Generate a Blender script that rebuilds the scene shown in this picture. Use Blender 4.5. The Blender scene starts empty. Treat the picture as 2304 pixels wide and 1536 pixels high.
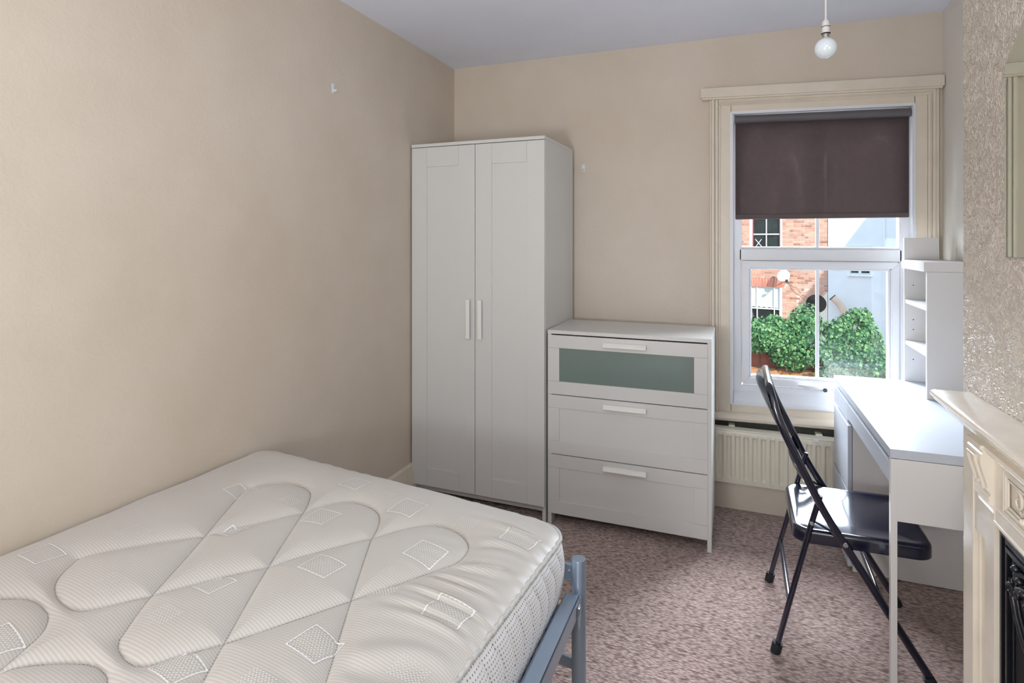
import bpy, bmesh, math, random
import numpy as np
from mathutils import Vector, Matrix, noise
random.seed(7)
SC = bpy.context.scene
COL = SC.collection
R = math.radians
PI = math.pi

# ------------------------------------------------------------------ camera, light, exposure
cam = bpy.data.objects.new('camera', bpy.data.cameras.new('camera')); COL.objects.link(cam)
cam.location = (1.644, -3.245, 1.39); cam.rotation_euler = (R(90), 0, R(21.2))
cam.data.sensor_width = 36; cam.data.lens = 36*1310/2304; cam.data.shift_y = -228/2304
cam.data.clip_start = 0.02; cam.data.clip_end = 200
SC.camera = cam
SC.view_settings.view_transform = 'Standard'; SC.view_settings.look = 'None'
SC.view_settings.gamma = 1; SC.view_settings.exposure = 0.0; SC.view_settings.use_curve_mapping = False

world = bpy.data.worlds.new('sky'); SC.world = world; world.use_nodes = True
bg = world.node_tree.nodes['Background']
bg.inputs[0].default_value = (0.62, 0.80, 1.0, 1); bg.inputs[1].default_value = 2.0

sun = bpy.data.objects.new('sun', bpy.data.lights.new('sun', 'SUN')); COL.objects.link(sun)
sun.data.energy = 5.2; sun.data.angle = R(0.6); sun.data.color = (1.0, 0.95, 0.86)
sun.rotation_euler = Vector((-.349, .482, -.32)).to_track_quat('-Z', 'Y').to_euler()

def area(name, loc, target, sx, sy, power, color):
    l = bpy.data.lights.new(name, 'AREA'); l.shape = 'RECTANGLE'; l.size = sx; l.size_y = sy
    l.energy = power; l.color = color
    o = bpy.data.objects.new(name, l); COL.objects.link(o); o.location = loc
    o.rotation_euler = (Vector(target)-Vector(loc)).to_track_quat('-Z', 'Y').to_euler()
    return o
# added fill lamp standing in for sky, out of view above the yard
area('sky_fill', (2.1, 2.9, 3.0), (2.05, -0.6, 0.85), 4.4, 2.2, 1850, (0.82, 0.90, 1.0))
# added fill lamps behind the camera; the rear wall has no opening
area('fill_rear', (2.0, -4.2, 2.10), (0.8, -1.0, 0.7), 1.0, 0.75, 11, (0.96, 0.97, 1.0))
area('fill_rear_low', (1.1, -4.2, 1.05), (1.3, -1.0, 0.45), 0.95, 1.4, 15, (0.96, 0.97, 1.0))
# added fill aimed at the ceiling from behind the camera, no known fitting
area('fill_ceiling', (1.0, -3.9, 1.1), (1.2, -2.9, 2.45), 0.5, 0.5, 27, (0.93, 0.96, 1.0))

# ------------------------------------------------------------------ materials
def lin(r, g, b):
    f = lambda c: (c/255/12.92) if c <= 10 else ((c/255+.055)/1.055)**2.4
    return (f(r), f(g), f(b), 1)
class NT:
    def __init__(s, name):
        s.m = bpy.data.materials.new(name); s.m.use_nodes = True
        s.t = s.m.node_tree; s.p = s.t.nodes['Principled BSDF']; s.out = s.t.nodes['Material Output']
    def n(s, typ, **kw):
        nd = s.t.nodes.new(typ)
        for k, v in kw.items():
            if k.startswith('_'): setattr(nd, k[1:], v)
            else:
                key = int(k[1:]) if k[0] == 'i' and k[1:].isdigit() else k.replace('_', ' ')
                nd.inputs[key].default_value = v
        return nd
    def l(s, a, b): s.t.links.new(a, b)
def mat(name, col, rough=.5, metal=0, spec=.5, noise_amt=0.05, noise_scale=6, bump=0, bump_scale=200, coat=0, bump_dist=.001, stretch=None):
    k = NT(name); p = k.p
    p.inputs['Roughness'].default_value = rough; p.inputs['Metallic'].default_value = metal
    p.inputs['Specular IOR Level'].default_value = spec; p.inputs['Coat Weight'].default_value = coat
    p.inputs['Coat Roughness'].default_value = .06
    tc = k.n('ShaderNodeTexCoord')
    src = tc.outputs['Object']
    if stretch:
        mp = k.n('ShaderNodeMapping'); mp.inputs['Scale'].default_value = stretch; k.l(src, mp.inputs[0]); src = mp.outputs[0]
    nz = k.n('ShaderNodeTexNoise', Scale=noise_scale, Detail=4.0); k.l(src, nz.inputs['Vector'])
    mr = k.n('ShaderNodeMapRange', From_Min=.3, From_Max=.7, To_Min=1-noise_amt, To_Max=1+noise_amt); k.l(nz.outputs['Fac'], mr.inputs['Value'])
    mx = k.n('ShaderNodeVectorMath', _operation='SCALE'); mx.inputs[0].default_value = col[:3]; k.l(mr.outputs[0], mx.inputs['Scale'])
    k.l(mx.outputs[0], p.inputs['Base Color'])
    if bump:
        b = k.n('ShaderNodeTexNoise', Scale=bump_scale, Detail=3.0); k.l(src, b.inputs['Vector'])
        bn = k.n('ShaderNodeBump', Strength=bump, Distance=bump_dist); k.l(b.outputs['Fac'], bn.inputs['Height']); k.l(bn.outputs[0], p.inputs['Normal'])
    return k.m

def wall_mat(name, c1, c2, rough=.55, big=1.3, bumps=.35):
    k = NT(name); p = k.p; p.inputs['Roughness'].default_value = rough; p.inputs['Specular IOR Level'].default_value = .35
    g = k.n('ShaderNodeNewGeometry')
    n1 = k.n('ShaderNodeTexNoise', Scale=big, Detail=5.0, Roughness=.6); k.l(g.outputs['Position'], n1.inputs['Vector'])
    cr = k.n('ShaderNodeMapRange', From_Min=.35, From_Max=.65); k.l(n1.outputs['Fac'], cr.inputs['Value'])
    mx = k.n('ShaderNodeMix', _data_type='RGBA'); mx.inputs['A'].default_value = c1; mx.inputs['B'].default_value = c2
    k.l(cr.outputs[0], mx.inputs['Factor']); k.l(mx.outputs['Result'], p.inputs['Base Color'])
    v = k.n('ShaderNodeTexNoise', Scale=55.0, Detail=4.0, Roughness=.55, Distortion=.8); k.l(g.outputs['Position'], v.inputs['Vector'])
    b = k.n('ShaderNodeBump', Strength=bumps, Distance=.003); k.l(v.outputs['Fac'], b.inputs['Height'])
    n2 = k.n('ShaderNodeTexNoise', Scale=3.0, Detail=2.0); k.l(g.outputs['Position'], n2.inputs['Vector'])
    b2 = k.n('ShaderNodeBump', Strength=.35, Distance=.02); k.l(n2.outputs['Fac'], b2.inputs['Height'])
    k.l(b2.outputs[0], b.inputs['Normal']); k.l(b.outputs[0], p.inputs['Normal'])
    return k.m

def crinkle_mat(name, c1, c2):
    k = NT(name); p = k.p; p.inputs['Specular IOR Level'].default_value = .9
    g = k.n('ShaderNodeNewGeometry')
    nd = k.n('ShaderNodeTexNoise', Scale=18.0, Detail=2.0); k.l(g.outputs['Position'], nd.inputs['Vector'])
    add = k.n('ShaderNodeVectorMath', _operation='MULTIPLY_ADD'); add.inputs[1].default_value = (.09, .09, .09)
    k.l(nd.outputs['Color'], add.inputs[0]); k.l(g.outputs['Position'], add.inputs[2])
    hs = []
    for sc, ro in ((74.0, .5), (74.0, 1.7), (95.0, 2.6)):
        mp = k.n('ShaderNodeMapping'); mp.inputs['Rotation'].default_value = (ro, 0, 0); mp.inputs['Scale'].default_value = (1, .45, 1); mp.inputs['Location'].default_value = (ro, ro*3, 0)
        k.l(add.outputs[0], mp.inputs[0])
        v = k.n('ShaderNodeTexNoise', Scale=sc, Detail=0.0); k.l(mp.outputs[0], v.inputs['Vector'])
        a1 = k.n('ShaderNodeMath', _operation='SUBTRACT'); a1.inputs[1].default_value = .5; k.l(v.outputs['Fac'], a1.inputs[0])
        a2 = k.n('ShaderNodeMath', _operation='ABSOLUTE'); k.l(a1.outputs[0], a2.inputs[0])
        a3 = k.n('ShaderNodeMapRange', From_Min=.0, From_Max=.10, To_Min=1.0, To_Max=0.0); a3.interpolation_type = 'SMOOTHSTEP'; k.l(a2.outputs[0], a3.inputs['Value'])
        hs.append(a3.outputs[0])
    m0 = k.n('ShaderNodeMath', _operation='MAXIMUM'); k.l(hs[0], m0.inputs[0]); k.l(hs[1], m0.inputs[1])
    mr = k.n('ShaderNodeMath', _operation='MAXIMUM'); k.l(m0.outputs[0], mr.inputs[0]); k.l(hs[2], mr.inputs[1])
    b = k.n('ShaderNodeBump', Strength=.8, Distance=.003); k.l(mr.outputs[0], b.inputs['Height']); k.l(b.outputs[0], p.inputs['Normal'])
    mx = k.n('ShaderNodeMix', _data_type='RGBA'); mx.inputs['A'].default_value = c1; mx.inputs['B'].default_value = c2
    k.l(mr.outputs[0], mx.inputs['Factor']); k.l(mx.outputs['Result'], p.inputs['Base Color'])
    p.inputs['Roughness'].default_value = .34
    return k.m

def carpet_mat():
    k = NT('brown_loop_carpet'); p = k.p; p.inputs['Roughness'].default_value = .95; p.inputs['Specular IOR Level'].default_value = .1
    p.inputs['Sheen Weight'].default_value = .35; p.inputs['Sheen Roughness'].default_value = .6
    g = k.n('ShaderNodeNewGeometry')
    mp = k.n('ShaderNodeMapping'); mp.inputs['Rotation'].default_value = (0, 0, R(38)); mp.inputs['Scale'].default_value = (62, 150, 60)
    k.l(g.outputs['Position'], mp.inputs[0])
    v = k.n('ShaderNodeTexVoronoi', Scale=1.0, Randomness=.85); k.l(mp.outputs[0], v.inputs['Vector'])
    v2 = k.n('ShaderNodeTexNoise', Scale=380.0, Detail=2.0); k.l(g.outputs['Position'], v2.inputs['Vector'])
    mp3 = k.n('ShaderNodeMapping'); mp3.inputs['Rotation'].default_value = (0, 0, R(38)); mp3.inputs['Scale'].default_value = (1, 3, 1); k.l(g.outputs['Position'], mp3.inputs[0])
    n3 = k.n('ShaderNodeTexNoise', Scale=34.0, Detail=3.0); k.l(mp3.outputs[0], n3.inputs['Vector'])
    n4 = k.n('ShaderNodeTexNoise', Scale=2.2, Detail=4.0); k.l(g.outputs['Position'], n4.inputs['Vector'])
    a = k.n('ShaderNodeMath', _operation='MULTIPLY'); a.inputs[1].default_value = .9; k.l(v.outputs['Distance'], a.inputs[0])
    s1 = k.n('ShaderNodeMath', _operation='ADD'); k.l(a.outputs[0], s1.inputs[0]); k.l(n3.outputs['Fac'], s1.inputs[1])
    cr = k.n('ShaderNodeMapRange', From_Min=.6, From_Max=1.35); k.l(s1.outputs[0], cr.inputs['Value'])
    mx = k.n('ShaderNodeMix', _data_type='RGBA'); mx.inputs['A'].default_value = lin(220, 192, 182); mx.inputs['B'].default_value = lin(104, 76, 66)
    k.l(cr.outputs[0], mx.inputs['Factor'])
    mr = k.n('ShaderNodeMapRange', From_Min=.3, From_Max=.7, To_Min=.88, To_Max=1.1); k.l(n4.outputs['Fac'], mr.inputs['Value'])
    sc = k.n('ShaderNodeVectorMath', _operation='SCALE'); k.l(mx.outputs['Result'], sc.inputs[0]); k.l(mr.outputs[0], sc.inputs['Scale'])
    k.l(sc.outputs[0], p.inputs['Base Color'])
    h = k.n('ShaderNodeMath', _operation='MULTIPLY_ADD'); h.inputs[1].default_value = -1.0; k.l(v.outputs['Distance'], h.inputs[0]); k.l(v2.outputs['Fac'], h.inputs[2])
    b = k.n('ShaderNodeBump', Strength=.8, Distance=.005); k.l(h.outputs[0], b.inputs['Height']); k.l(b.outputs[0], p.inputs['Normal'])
    return k.m

def fabric_top_mat():
    k = NT('mattress_damask'); p = k.p; p.inputs['Roughness'].default_value = .42; p.inputs['Specular IOR Level'].default_value = .45
    p.inputs['Sheen Weight'].default_value = .25
    g = k.n('ShaderNodeNewGeometry')
    mp = k.n('ShaderNodeMapping'); mp.inputs['Rotation'].default_value = (0, 0, R(8)); k.l(g.outputs['Position'], mp.inputs[0])
    w = k.n('ShaderNodeTexWave', _bands_direction='Y', Scale=52.0, Distortion=.1, Detail=1.0); k.l(mp.outputs[0], w.inputs['Vector'])
    nz = k.n('ShaderNodeTexNoise', Scale=7.0, Detail=3.0); k.l(g.outputs['Position'], nz.inputs['Vector'])
    m1 = k.n('ShaderNodeMix', _data_type='RGBA'); m1.inputs['A'].default_value = lin(198, 194, 188); m1.inputs['B'].default_value = lin(214, 211, 206)
    k.l(w.outputs['Fac'], m1.inputs['Factor'])
    m2 = k.n('ShaderNodeMix', _data_type='RGBA', _blend_type='MULTIPLY'); m2.inputs['B'].default_value = (.93, .91, .87, 1)
    k.l(nz.outputs['Fac'], m2.inputs['Factor']); k.l(m1.outputs['Result'], m2.inputs['A']); k.l(m2.outputs['Result'], p.inputs['Base Color'])
    b = k.n('ShaderNodeBump', Strength=.12, Distance=.001); k.l(w.outputs['Fac'], b.inputs['Height']); k.l(b.outputs[0], p.inputs['Normal'])
    return k.m

def fabric_side_mat():
    k = NT('mattress_dotted_border'); p = k.p; p.inputs['Roughness'].default_value = .6
    tc = k.n('ShaderNodeUVMap')
    mp = k.n('ShaderNodeMapping'); mp.inputs['Scale'].default_value = (125, 100, 1); k.l(tc.outputs[0], mp.inputs[0])
    sp = k.n('ShaderNodeSeparateXYZ'); k.l(mp.outputs[0], sp.inputs[0])
    # staggered dots: v row parity shifts u
    fl = k.n('ShaderNodeMath', _operation='FLOOR'); k.l(sp.outputs['Y'], fl.inputs[0])
    hf = k.n('ShaderNodeMath', _operation='MULTIPLY'); hf.inputs[1].default_value = .5; k.l(fl.outputs[0], hf.inputs[0])
    ad = k.n('ShaderNodeMath', _operation='ADD'); k.l(sp.outputs['X'], ad.inputs[0]); k.l(hf.outputs[0], ad.inputs[1])
    fx = k.n('ShaderNodeMath', _operation='FRACT'); k.l(ad.outputs[0], fx.inputs[0])
    fy = k.n('ShaderNodeMath', _operation='FRACT'); k.l(sp.outputs['Y'], fy.inputs[0])
    cb = k.n('ShaderNodeCombineXYZ'); k.l(fx.outputs[0], cb.inputs[0]); k.l(fy.outputs[0], cb.inputs[1])
    ds = k.n('ShaderNodeVectorMath', _operation='DISTANCE'); ds.inputs[1].default_value = (.5, .5, 0); k.l(cb.outputs[0], ds.inputs[0])
    mr = k.n('ShaderNodeMapRange', From_Min=.13, From_Max=.24); k.l(ds.outputs['Value'], mr.inputs['Value'])
    mx = k.n('ShaderNodeMix', _data_type='RGBA'); mx.inputs['A'].default_value = lin(120, 128, 138); mx.inputs['B'].default_value = lin(250, 251, 253)
    k.l(mr.outputs[0], mx.inputs['Factor']); k.l(mx.outputs['Result'], p.inputs['Base Color'])
    b = k.n('ShaderNodeBump', Strength=.5, Distance=.001); k.l(mr.outputs[0], b.inputs['Height']); k.l(b.outputs[0], p.inputs['Normal'])
    return k.m

def pane_mat(name, tint=(1, 1, 1, 1), gl=.04):
    k = NT(name); k.t.nodes.remove(k.p)
    tr = k.n('ShaderNodeBsdfTransparent'); tr.inputs[0].default_value = tint
    g = k.n('ShaderNodeBsdfGlossy', Roughness=.02)
    mx = k.n('ShaderNodeMixShader'); mx.inputs[0].default_value = gl
    k.l(tr.outputs[0], mx.inputs[1]); k.l(g.outputs[0], mx.inputs[2]); k.l(mx.outputs[0], k.out.inputs['Surface'])
    return k.m

def random_mat(name, c1, c2, rough=.9, bump=.4, island=False, mid=None):
    k = NT(name); p = k.p; p.inputs['Roughness'].default_value = rough; p.inputs['Specular IOR Level'].default_value = .2
    if island:
        src = k.n('ShaderNodeNewGeometry').outputs['Random Per Island']
    else:
        src = k.n('ShaderNodeObjectInfo').outputs['Random']
    cr = k.n('ShaderNodeValToRGB'); cr.color_ramp.elements[0].color = c1; cr.color_ramp.elements[1].color = c2
    if mid:
        e = cr.color_ramp.elements.new(.25); e.color = mid
    k.l(src, cr.inputs[0])
    nz = k.n('ShaderNodeTexNoise', Scale=30.0); g = k.n('ShaderNodeNewGeometry'); k.l(g.outputs['Position'], nz.inputs['Vector'])
    mr = k.n('ShaderNodeMapRange', From_Min=.3, From_Max=.7, To_Min=.85, To_Max=1.12); k.l(nz.outputs['Fac'], mr.inputs['Value'])
    sc = k.n('ShaderNodeVectorMath', _operation='SCALE'); k.l(cr.outputs[0], sc.inputs[0]); k.l(mr.outputs[0], sc.inputs['Scale']); k.l(sc.outputs[0], p.inputs['Base Color'])
    return k.m

M = {}
M['wall'] = wall_mat('cream_wall_paint', lin(218, 206, 191), lin(209, 196, 178))
M['wall_pale'] = wall_mat('alcove_wall_paint', lin(232, 228, 220), lin(224, 219, 208))
M['ceil'] = wall_mat('ceiling_paint', lin(236, 240, 252), lin(230, 234, 246), rough=.8, bumps=.1)
M['crinkle'] = crinkle_mat('embossed_silver_wallpaper', lin(206, 193, 176), lin(226, 216, 200))
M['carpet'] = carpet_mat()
M['trim'] = mat('cream_gloss_trim', lin(220, 209, 191), .35, noise_amt=.04, noise_scale=9, bump=.15, bump_scale=40, bump_dist=.002)
M['upvc'] = mat('white_upvc', lin(226, 228, 232), .3, noise_amt=.01)
M['foil'] = mat('white_foil_board', lin(216, 216, 213), .32, noise_amt=.012, noise_scale=3, stretch=(1, 1, .15))
M['foil_handle'] = mat('white_plastic_handle', lin(236, 235, 230), .3, noise_amt=.01)
M['dark_gap'] = mat('shadow_gap', lin(40, 38, 36), .9)
M['frost'] = mat('frosted_green_glass', lin(118, 134, 128), .14, spec=.75, noise_amt=.05, noise_scale=2)
M['desk'] = mat('white_lacquer_desk', lin(196, 202, 212), .38, spec=.3, noise_amt=.01, bump=.02, bump_scale=300)
M['hutch'] = mat('white_shelf_board', lin(224, 222, 220), .35, noise_amt=.01)
M['blind'] = mat('brown_blind_fabric', lin(92, 80, 80), .75, noise_amt=.05, noise_scale=40, bump=.3, bump_scale=600)
M['blind_roll'] = mat('grey_blind_roll', lin(96, 92, 96), .6, noise_amt=.03)
M['rad'] = mat('radiator_enamel', lin(224, 218, 200), .3, noise_amt=.02)
M['chair'] = mat('black_enamel', lin(12, 17, 42), .14, spec=.7, noise_amt=.1, noise_scale=30, coat=.6)
M['rubber'] = mat('black_rubber', lin(28, 30, 36), .6)
M['bed'] = mat('silver_blue_metal', lin(154, 170, 188), .33, metal=.55, noise_amt=.03, bump=.05, bump_scale=500)
M['bed_dark'] = mat('dark_ledge', lin(52, 62, 70), .5, metal=.3)
M['slat'] = mat('pine_slat', lin(198, 160, 110), .6, noise_amt=.15, noise_scale=14, stretch=(1, 12, 12))
M['piping'] = mat('mattress_piping', lin(204, 204, 200), .6, noise_amt=.06, noise_scale=150)
M['m_top'] = fabric_top_mat(); M['m_side'] = fabric_side_mat()
M['thread'] = mat('white_embroidery', lin(250, 250, 248), .35, noise_amt=.02)
M['thread_dark'] = mat('grey_stitch_thread', lin(150, 146, 134), .7)
M['fire'] = mat('cream_gloss_ironwork', lin(240, 231, 214), .26, spec=.6, noise_amt=.05, noise_scale=12, bump=.25, bump_scale=60, bump_dist=.0015, coat=.3)
M['iron'] = mat('black_stove_iron', lin(20, 22, 27), .3, spec=.6, noise_amt=.2, noise_scale=25, bump=.5, bump_scale=160, bump_dist=.001)
M['mirror'] = mat('mirror_silver', (.74, .80, .73, 1), .01, metal=1, noise_amt=0)
M['mirror_edge'] = mat('mirror_bevel_edge', lin(150, 165, 155), .1, metal=.8, noise_amt=0)
M['bulb'] = mat('opal_bulb_glass', lin(214, 222, 228), .08, spec=.7, noise_amt=0, coat=.5)
M['holder'] = mat('white_lampholder', lin(206, 202, 202), .35, noise_amt=0)
M['black'] = mat('black_ring', lin(16, 14, 20), .4)
M['brass'] = mat('bulb_cap_metal', lin(170, 165, 150), .3, metal=.9)
M['glass'] = pane_mat('window_glass')
M['dark_strip'] = mat('dark_wall_strip', lin(74, 74, 66), .9, noise_amt=.2, noise_scale=12)
M['screw'] = mat('screw_metal', lin(200, 205, 212), .25, metal=.9)
M['brick'] = random_mat('orange_red_brick', lin(160, 112, 96), lin(214, 172, 150), mid=lin(196, 148, 128))
M['brick_i'] = random_mat('mixed_red_brick', lin(160, 112, 96), lin(214, 172, 150), island=True, mid=lin(196, 148, 128))
M['brick_red'] = random_mat('rubbed_red_brick', lin(196, 116, 94), lin(220, 142, 118))
M['mortar'] = mat('pale_mortar', lin(232, 222, 210), .95, noise_amt=.1, noise_scale=20)
M['render'] = mat('white_house_render', lin(228, 230, 232), .85, noise_amt=.03, noise_scale=3)
M['white_paint'] = mat('white_sash_paint', lin(238, 238, 240), .5, noise_amt=.01)
M['red_paint'] = mat('dark_red_window_paint', lin(140, 40, 60), .5)
M['dark_glass'] = mat('dark_room_glass', lin(34, 46, 46), .2, spec=.12, noise_amt=.5, noise_scale=4)
M['curtain'] = mat('net_curtain', lin(206, 214, 206), .8, noise_amt=.08, noise_scale=30)
M['dark'] = mat('dark_interior', lin(12, 12, 12), .9)
M['dish'] = mat('grey_white_dish', lin(214, 222, 224), .4, noise_amt=.02)
M['metal_dark'] = mat('dark_bracket_metal', lin(60, 70, 74), .5, metal=.5)
M['cable'] = mat('pale_cable', lin(170, 130, 110), .6)
M['pipe'] = mat('cream_pipe', lin(214, 188, 168), .6, noise_amt=.06)
M['leaf'] = random_mat('ivy_leaf_green', lin(22, 66, 42), lin(118, 160, 104), rough=.3, island=True, mid=lin(46, 100, 62))
M['leaf_pale'] = random_mat('grey_green_leaf', lin(60, 92, 64), lin(128, 150, 120), rough=.6, island=True)
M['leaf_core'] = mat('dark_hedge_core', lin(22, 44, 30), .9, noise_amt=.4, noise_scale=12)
M['bark'] = mat('vine_bark', lin(90, 70, 56), .9)
M['redwall'] = mat('red_garden_wall', lin(150, 84, 72), .9, noise_amt=.2, noise_scale=6, bump=.5, bump_scale=20)
M['earth'] = mat('orange_earth', lin(176, 130, 92), .95, noise_amt=.3, noise_scale=9, bump=.8, bump_scale=30, bump_dist=.01)
M['yard'] = mat('grey_yard_paving', lin(140, 134, 126), .9, noise_amt=.15, noise_scale=2)

# ------------------------------------------------------------------ mesh helpers
def root_of(o):
    while o.parent: o = o.parent
    return o
class MB:
    def __init__(s): s.bm = bmesh.new(); s.round = False; s.bev = False
    def _merge(s, b):
        me = bpy.data.meshes.new('tmp'); b.to_mesh(me); b.free(); s.bm.from_mesh(me); bpy.data.meshes.remove(me)
    def box(s, x0, x1, y0, y1, z0, z1, bev=0, seg=2, mtx=None):
        b = bmesh.new(); bmesh.ops.create_cube(b, size=1)
        for v in b.verts:
            v.co = Vector(((x0+x1)/2+v.co.x*(x1-x0), (y0+y1)/2+v.co.y*(y1-y0), (z0+z1)/2+v.co.z*(z1-z0)))
        if bev: s.bev = True
        if bev: bmesh.ops.bevel(b, geom=b.edges[:], offset=bev, segments=seg, affect='EDGES', profile=.5)
        if mtx: bmesh.ops.transform(b, matrix=mtx, verts=b.verts[:])
        s._merge(b); return s
    def tube(s, pts, r, n=12, closed=False, cap=True, flat=None):
        s.round = True
        pts = [Vector(p) for p in pts]; m = len(pts); rings = []
        up = None
        rr = r if isinstance(r, (list, tuple)) else [r]*m
        for i, p in enumerate(pts):
            a = pts[(i-1) % m] if (closed or i > 0) else p
            c = pts[(i+1) % m] if (closed or i < m-1) else p
            t = (c-a).normalized()
            if up is None:
                up = Vector((0, 0, 1)) if abs(t.z) < .9 else Vector((0, 1, 0))
            u = (up-t*up.dot(t))
            if u.length < 1e-4: u = Vector((1, 0, 0))-t*t.x
            u.normalize(); w = t.cross(u); up = u
            fu, fw = flat if flat else (1, 1)
            rings.append([s.bm.verts.new(p+u*math.cos(2*PI*k/n)*rr[i]*fu+w*math.sin(2*PI*k/n)*rr[i]*fw) for k in range(n)])
        for i in range(m if closed else m-1):
            A, B = rings[i], rings[(i+1) % m]
            for k in range(n):
                s.bm.faces.new((A[k], A[(k+1) % n], B[(k+1) % n], B[k]))
        if cap and not closed:
            s.bm.faces.new(rings[0][::-1]); s.bm.faces.new(rings[-1])
        return s
    def lathe(s, prof, c=(0, 0, 0), n=32, axis='z', mtx=None):
        s.round = True
        rings = []
        b = bmesh.new()
        for r, h in prof:
            if r < 1e-6: rings.append([b.verts.new((0, 0, h))])
            else: rings.append([b.verts.new((r*math.cos(2*PI*k/n), r*math.sin(2*PI*k/n), h)) for k in range(n)])
        for A, B in zip(rings, rings[1:]):
            for k in range(n):
                if len(A) == 1 and len(B) == 1: continue
                if len(A) == 1: b.faces.new((A[0], B[k], B[(k+1) % n]))
                elif len(B) == 1: b.faces.new((A[k], A[(k+1) % n], B[0]))
                else: b.faces.new((A[k], A[(k+1) % n], B[(k+1) % n], B[k]))
        m = Matrix.Translation(c) @ (mtx or Matrix.Identity(4))
        bmesh.ops.transform(b, matrix=m, verts=b.verts[:])
        s._merge(b); return s
    def prism(s, poly, h0, h1, f, bev=0):
        """poly: 2D points; f(a, b, h) -> 3D"""
        b = bmesh.new()
        A = [b.verts.new(f(p[0], p[1], h0)) for p in poly]; B = [b.verts.new(f(p[0], p[1], h1)) for p in poly]
        n = len(poly)
        for i in range(n): b.faces.new((A[i], A[(i+1) % n], B[(i+1) % n], B[i]))
        b.faces.new(A[::-1]); b.faces.new(B)
        if bev: s.bev = True
        if bev: bmesh.ops.bevel(b, geom=b.edges[:], offset=bev, segments=2, affect='EDGES')
        s._merge(b); return s
    def build(s, name, m, parent=None, recalc=True, smooth=True, angle=38, warp=None):
        if warp:
            for v in s.bm.verts: v.co = Vector(warp(*v.co))
        if recalc: bmesh.ops.recalc_face_normals(s.bm, faces=s.bm.faces[:])
        if parent:
            off = root_of(parent).location
            for v in s.bm.verts: v.co -= off
        me = bpy.data.meshes.new(name); s.bm.to_mesh(me); s.bm.free()
        o = link(name, me, m, parent, smooth, angle)
        if smooth and s.bev:
            w = o.modifiers.new('weighted', 'WEIGHTED_NORMAL'); w.keep_sharp = True; w.weight = 100; w.mode = 'FACE_AREA'
        return o
def link(name, me, m, parent=None, smooth=True, angle=38):
    if m: me.materials.append(m)
    if smooth:
        me.polygons.foreach_set('use_smooth', [True]*len(me.polygons)); me.set_sharp_from_angle(angle=R(angle))
    o = bpy.data.objects.new(name, me); COL.objects.link(o)
    if parent: o.parent = parent
    return o
def thing(name, label, cat, loc, group=None):
    o = bpy.data.objects.new(name, None); COL.objects.link(o); o.location = loc; o.empty_display_size = .1
    o['label'] = label; o['category'] = cat
    if group: o['group'] = group
    return o
def tag(o, label, cat, group=None):
    o['label'] = label; o['category'] = cat
    if group: o['group'] = group
    return o
def struct(o, label=None):
    o['kind'] = 'structure'
    if label: o['label'] = label
    return o
def origin_to(o, loc):
    """move a lone mesh object's origin to loc"""
    o.data.transform(Matrix.Translation(-Vector(loc))); o.location = loc
    return o

# ------------------------------------------------------------------ room shell
RX, H, RY = 2.53, 2.452, -4.35     # right wall, ceiling height, rear wall
BX, BY0, BY1 = 2.20, -2.72, -1.373 # chimney breast
WX0, WX1, WZ0, WZ1 = 1.606, 2.424, .535, 2.06
def wtilt(x, y, z):
    dz = 0
    if z > 1.3: dz = -.027*(x-1.611)*min(1, (z-1.3)/.75)
    elif z > .2: dz = .022*(x-1.611)*min(1, (1.3-z)/.75)*min(1, (z-.2)/.2)
    return (x, y, z+dz)

struct(MB().box(-.25, RX+.3, RY-.2, .25, -.2, 0).build('floor', M['carpet']), 'brown looped pile carpet over the whole bedroom floor')
struct(MB().box(-.25, RX+.3, RY-.2, .25, H, H+.2).build('ceiling', M['ceil']), 'plain pale grey white painted ceiling')
struct(MB().box(-.25, 0, RY-.2, .25, 0, H).build('wall_left', M['wall']), 'cream painted wall beside the bed')
b = MB()
b.box(0, WX0, 0, .25, 0, H); b.box(WX1, RX+.3, 0, .25, 0, H)
b.box(WX0, WX1, 0, .25, 0, WZ0); b.box(WX0, WX1, 0, .25, WZ1, H)
struct(b.build('wall_back', M['wall'], warp=lambda x, y, z: wtilt(x, y, z) if abs(z-WZ1) < .01 or abs(z-WZ0) < .01 else (x, y, z)), 'cream wall behind the wardrobe with the window in it')
struct(MB().box(RX, RX+.3, RY-.2, 0, 0, H).build('wall_right', M['wall_pale']), 'pale alcove wall behind the desk')
struct(MB().box(0, RX, RY-.2, RY, 0, H).build('wall_rear', M['wall']), 'cream wall behind the viewpoint')
def cwall(x, y, z): return (x+.024*(BY1-y), y, z) if x < 2.4 else (x, y, z)
def cback(x, y, z): return (BX+.024*(BY1-y)-.0005, y, z) if x > 2.198 else (x, y, z)
struct(MB().box(BX, RX, BY0, BY1, 0, H, bev=.004).build('wall_chimney', M['crinkle'], warp=cwall), 'chimney breast with crinkled silvery embossed wallpaper')

def skirt_profile(h=.19):
    return [(0, 0), (.020, 0), (.020, h-.05), (.017, h-.045), (.017, h-.032), (.012, h-.022), (.013, h-.012), (.008, h-.004), (.002, h), (0, h)]
struct(MB().prism(skirt_profile(), RY, -.02, lambda a, bb, h: (a, h, bb)).build('baseboard_left', M['trim']), 'tall cream moulded skirting along the left wall')
struct(MB().prism(skirt_profile(), .02, RX, lambda a, bb, h: (h, -a, bb)).build('baseboard_back', M['trim']), 'scuffed cream skirting under the radiator')
struct(MB().prism(skirt_profile(), BY1, -.02, lambda a, bb, h: (RX-a, h, bb)).build('baseboard_right', M['trim']))

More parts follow.
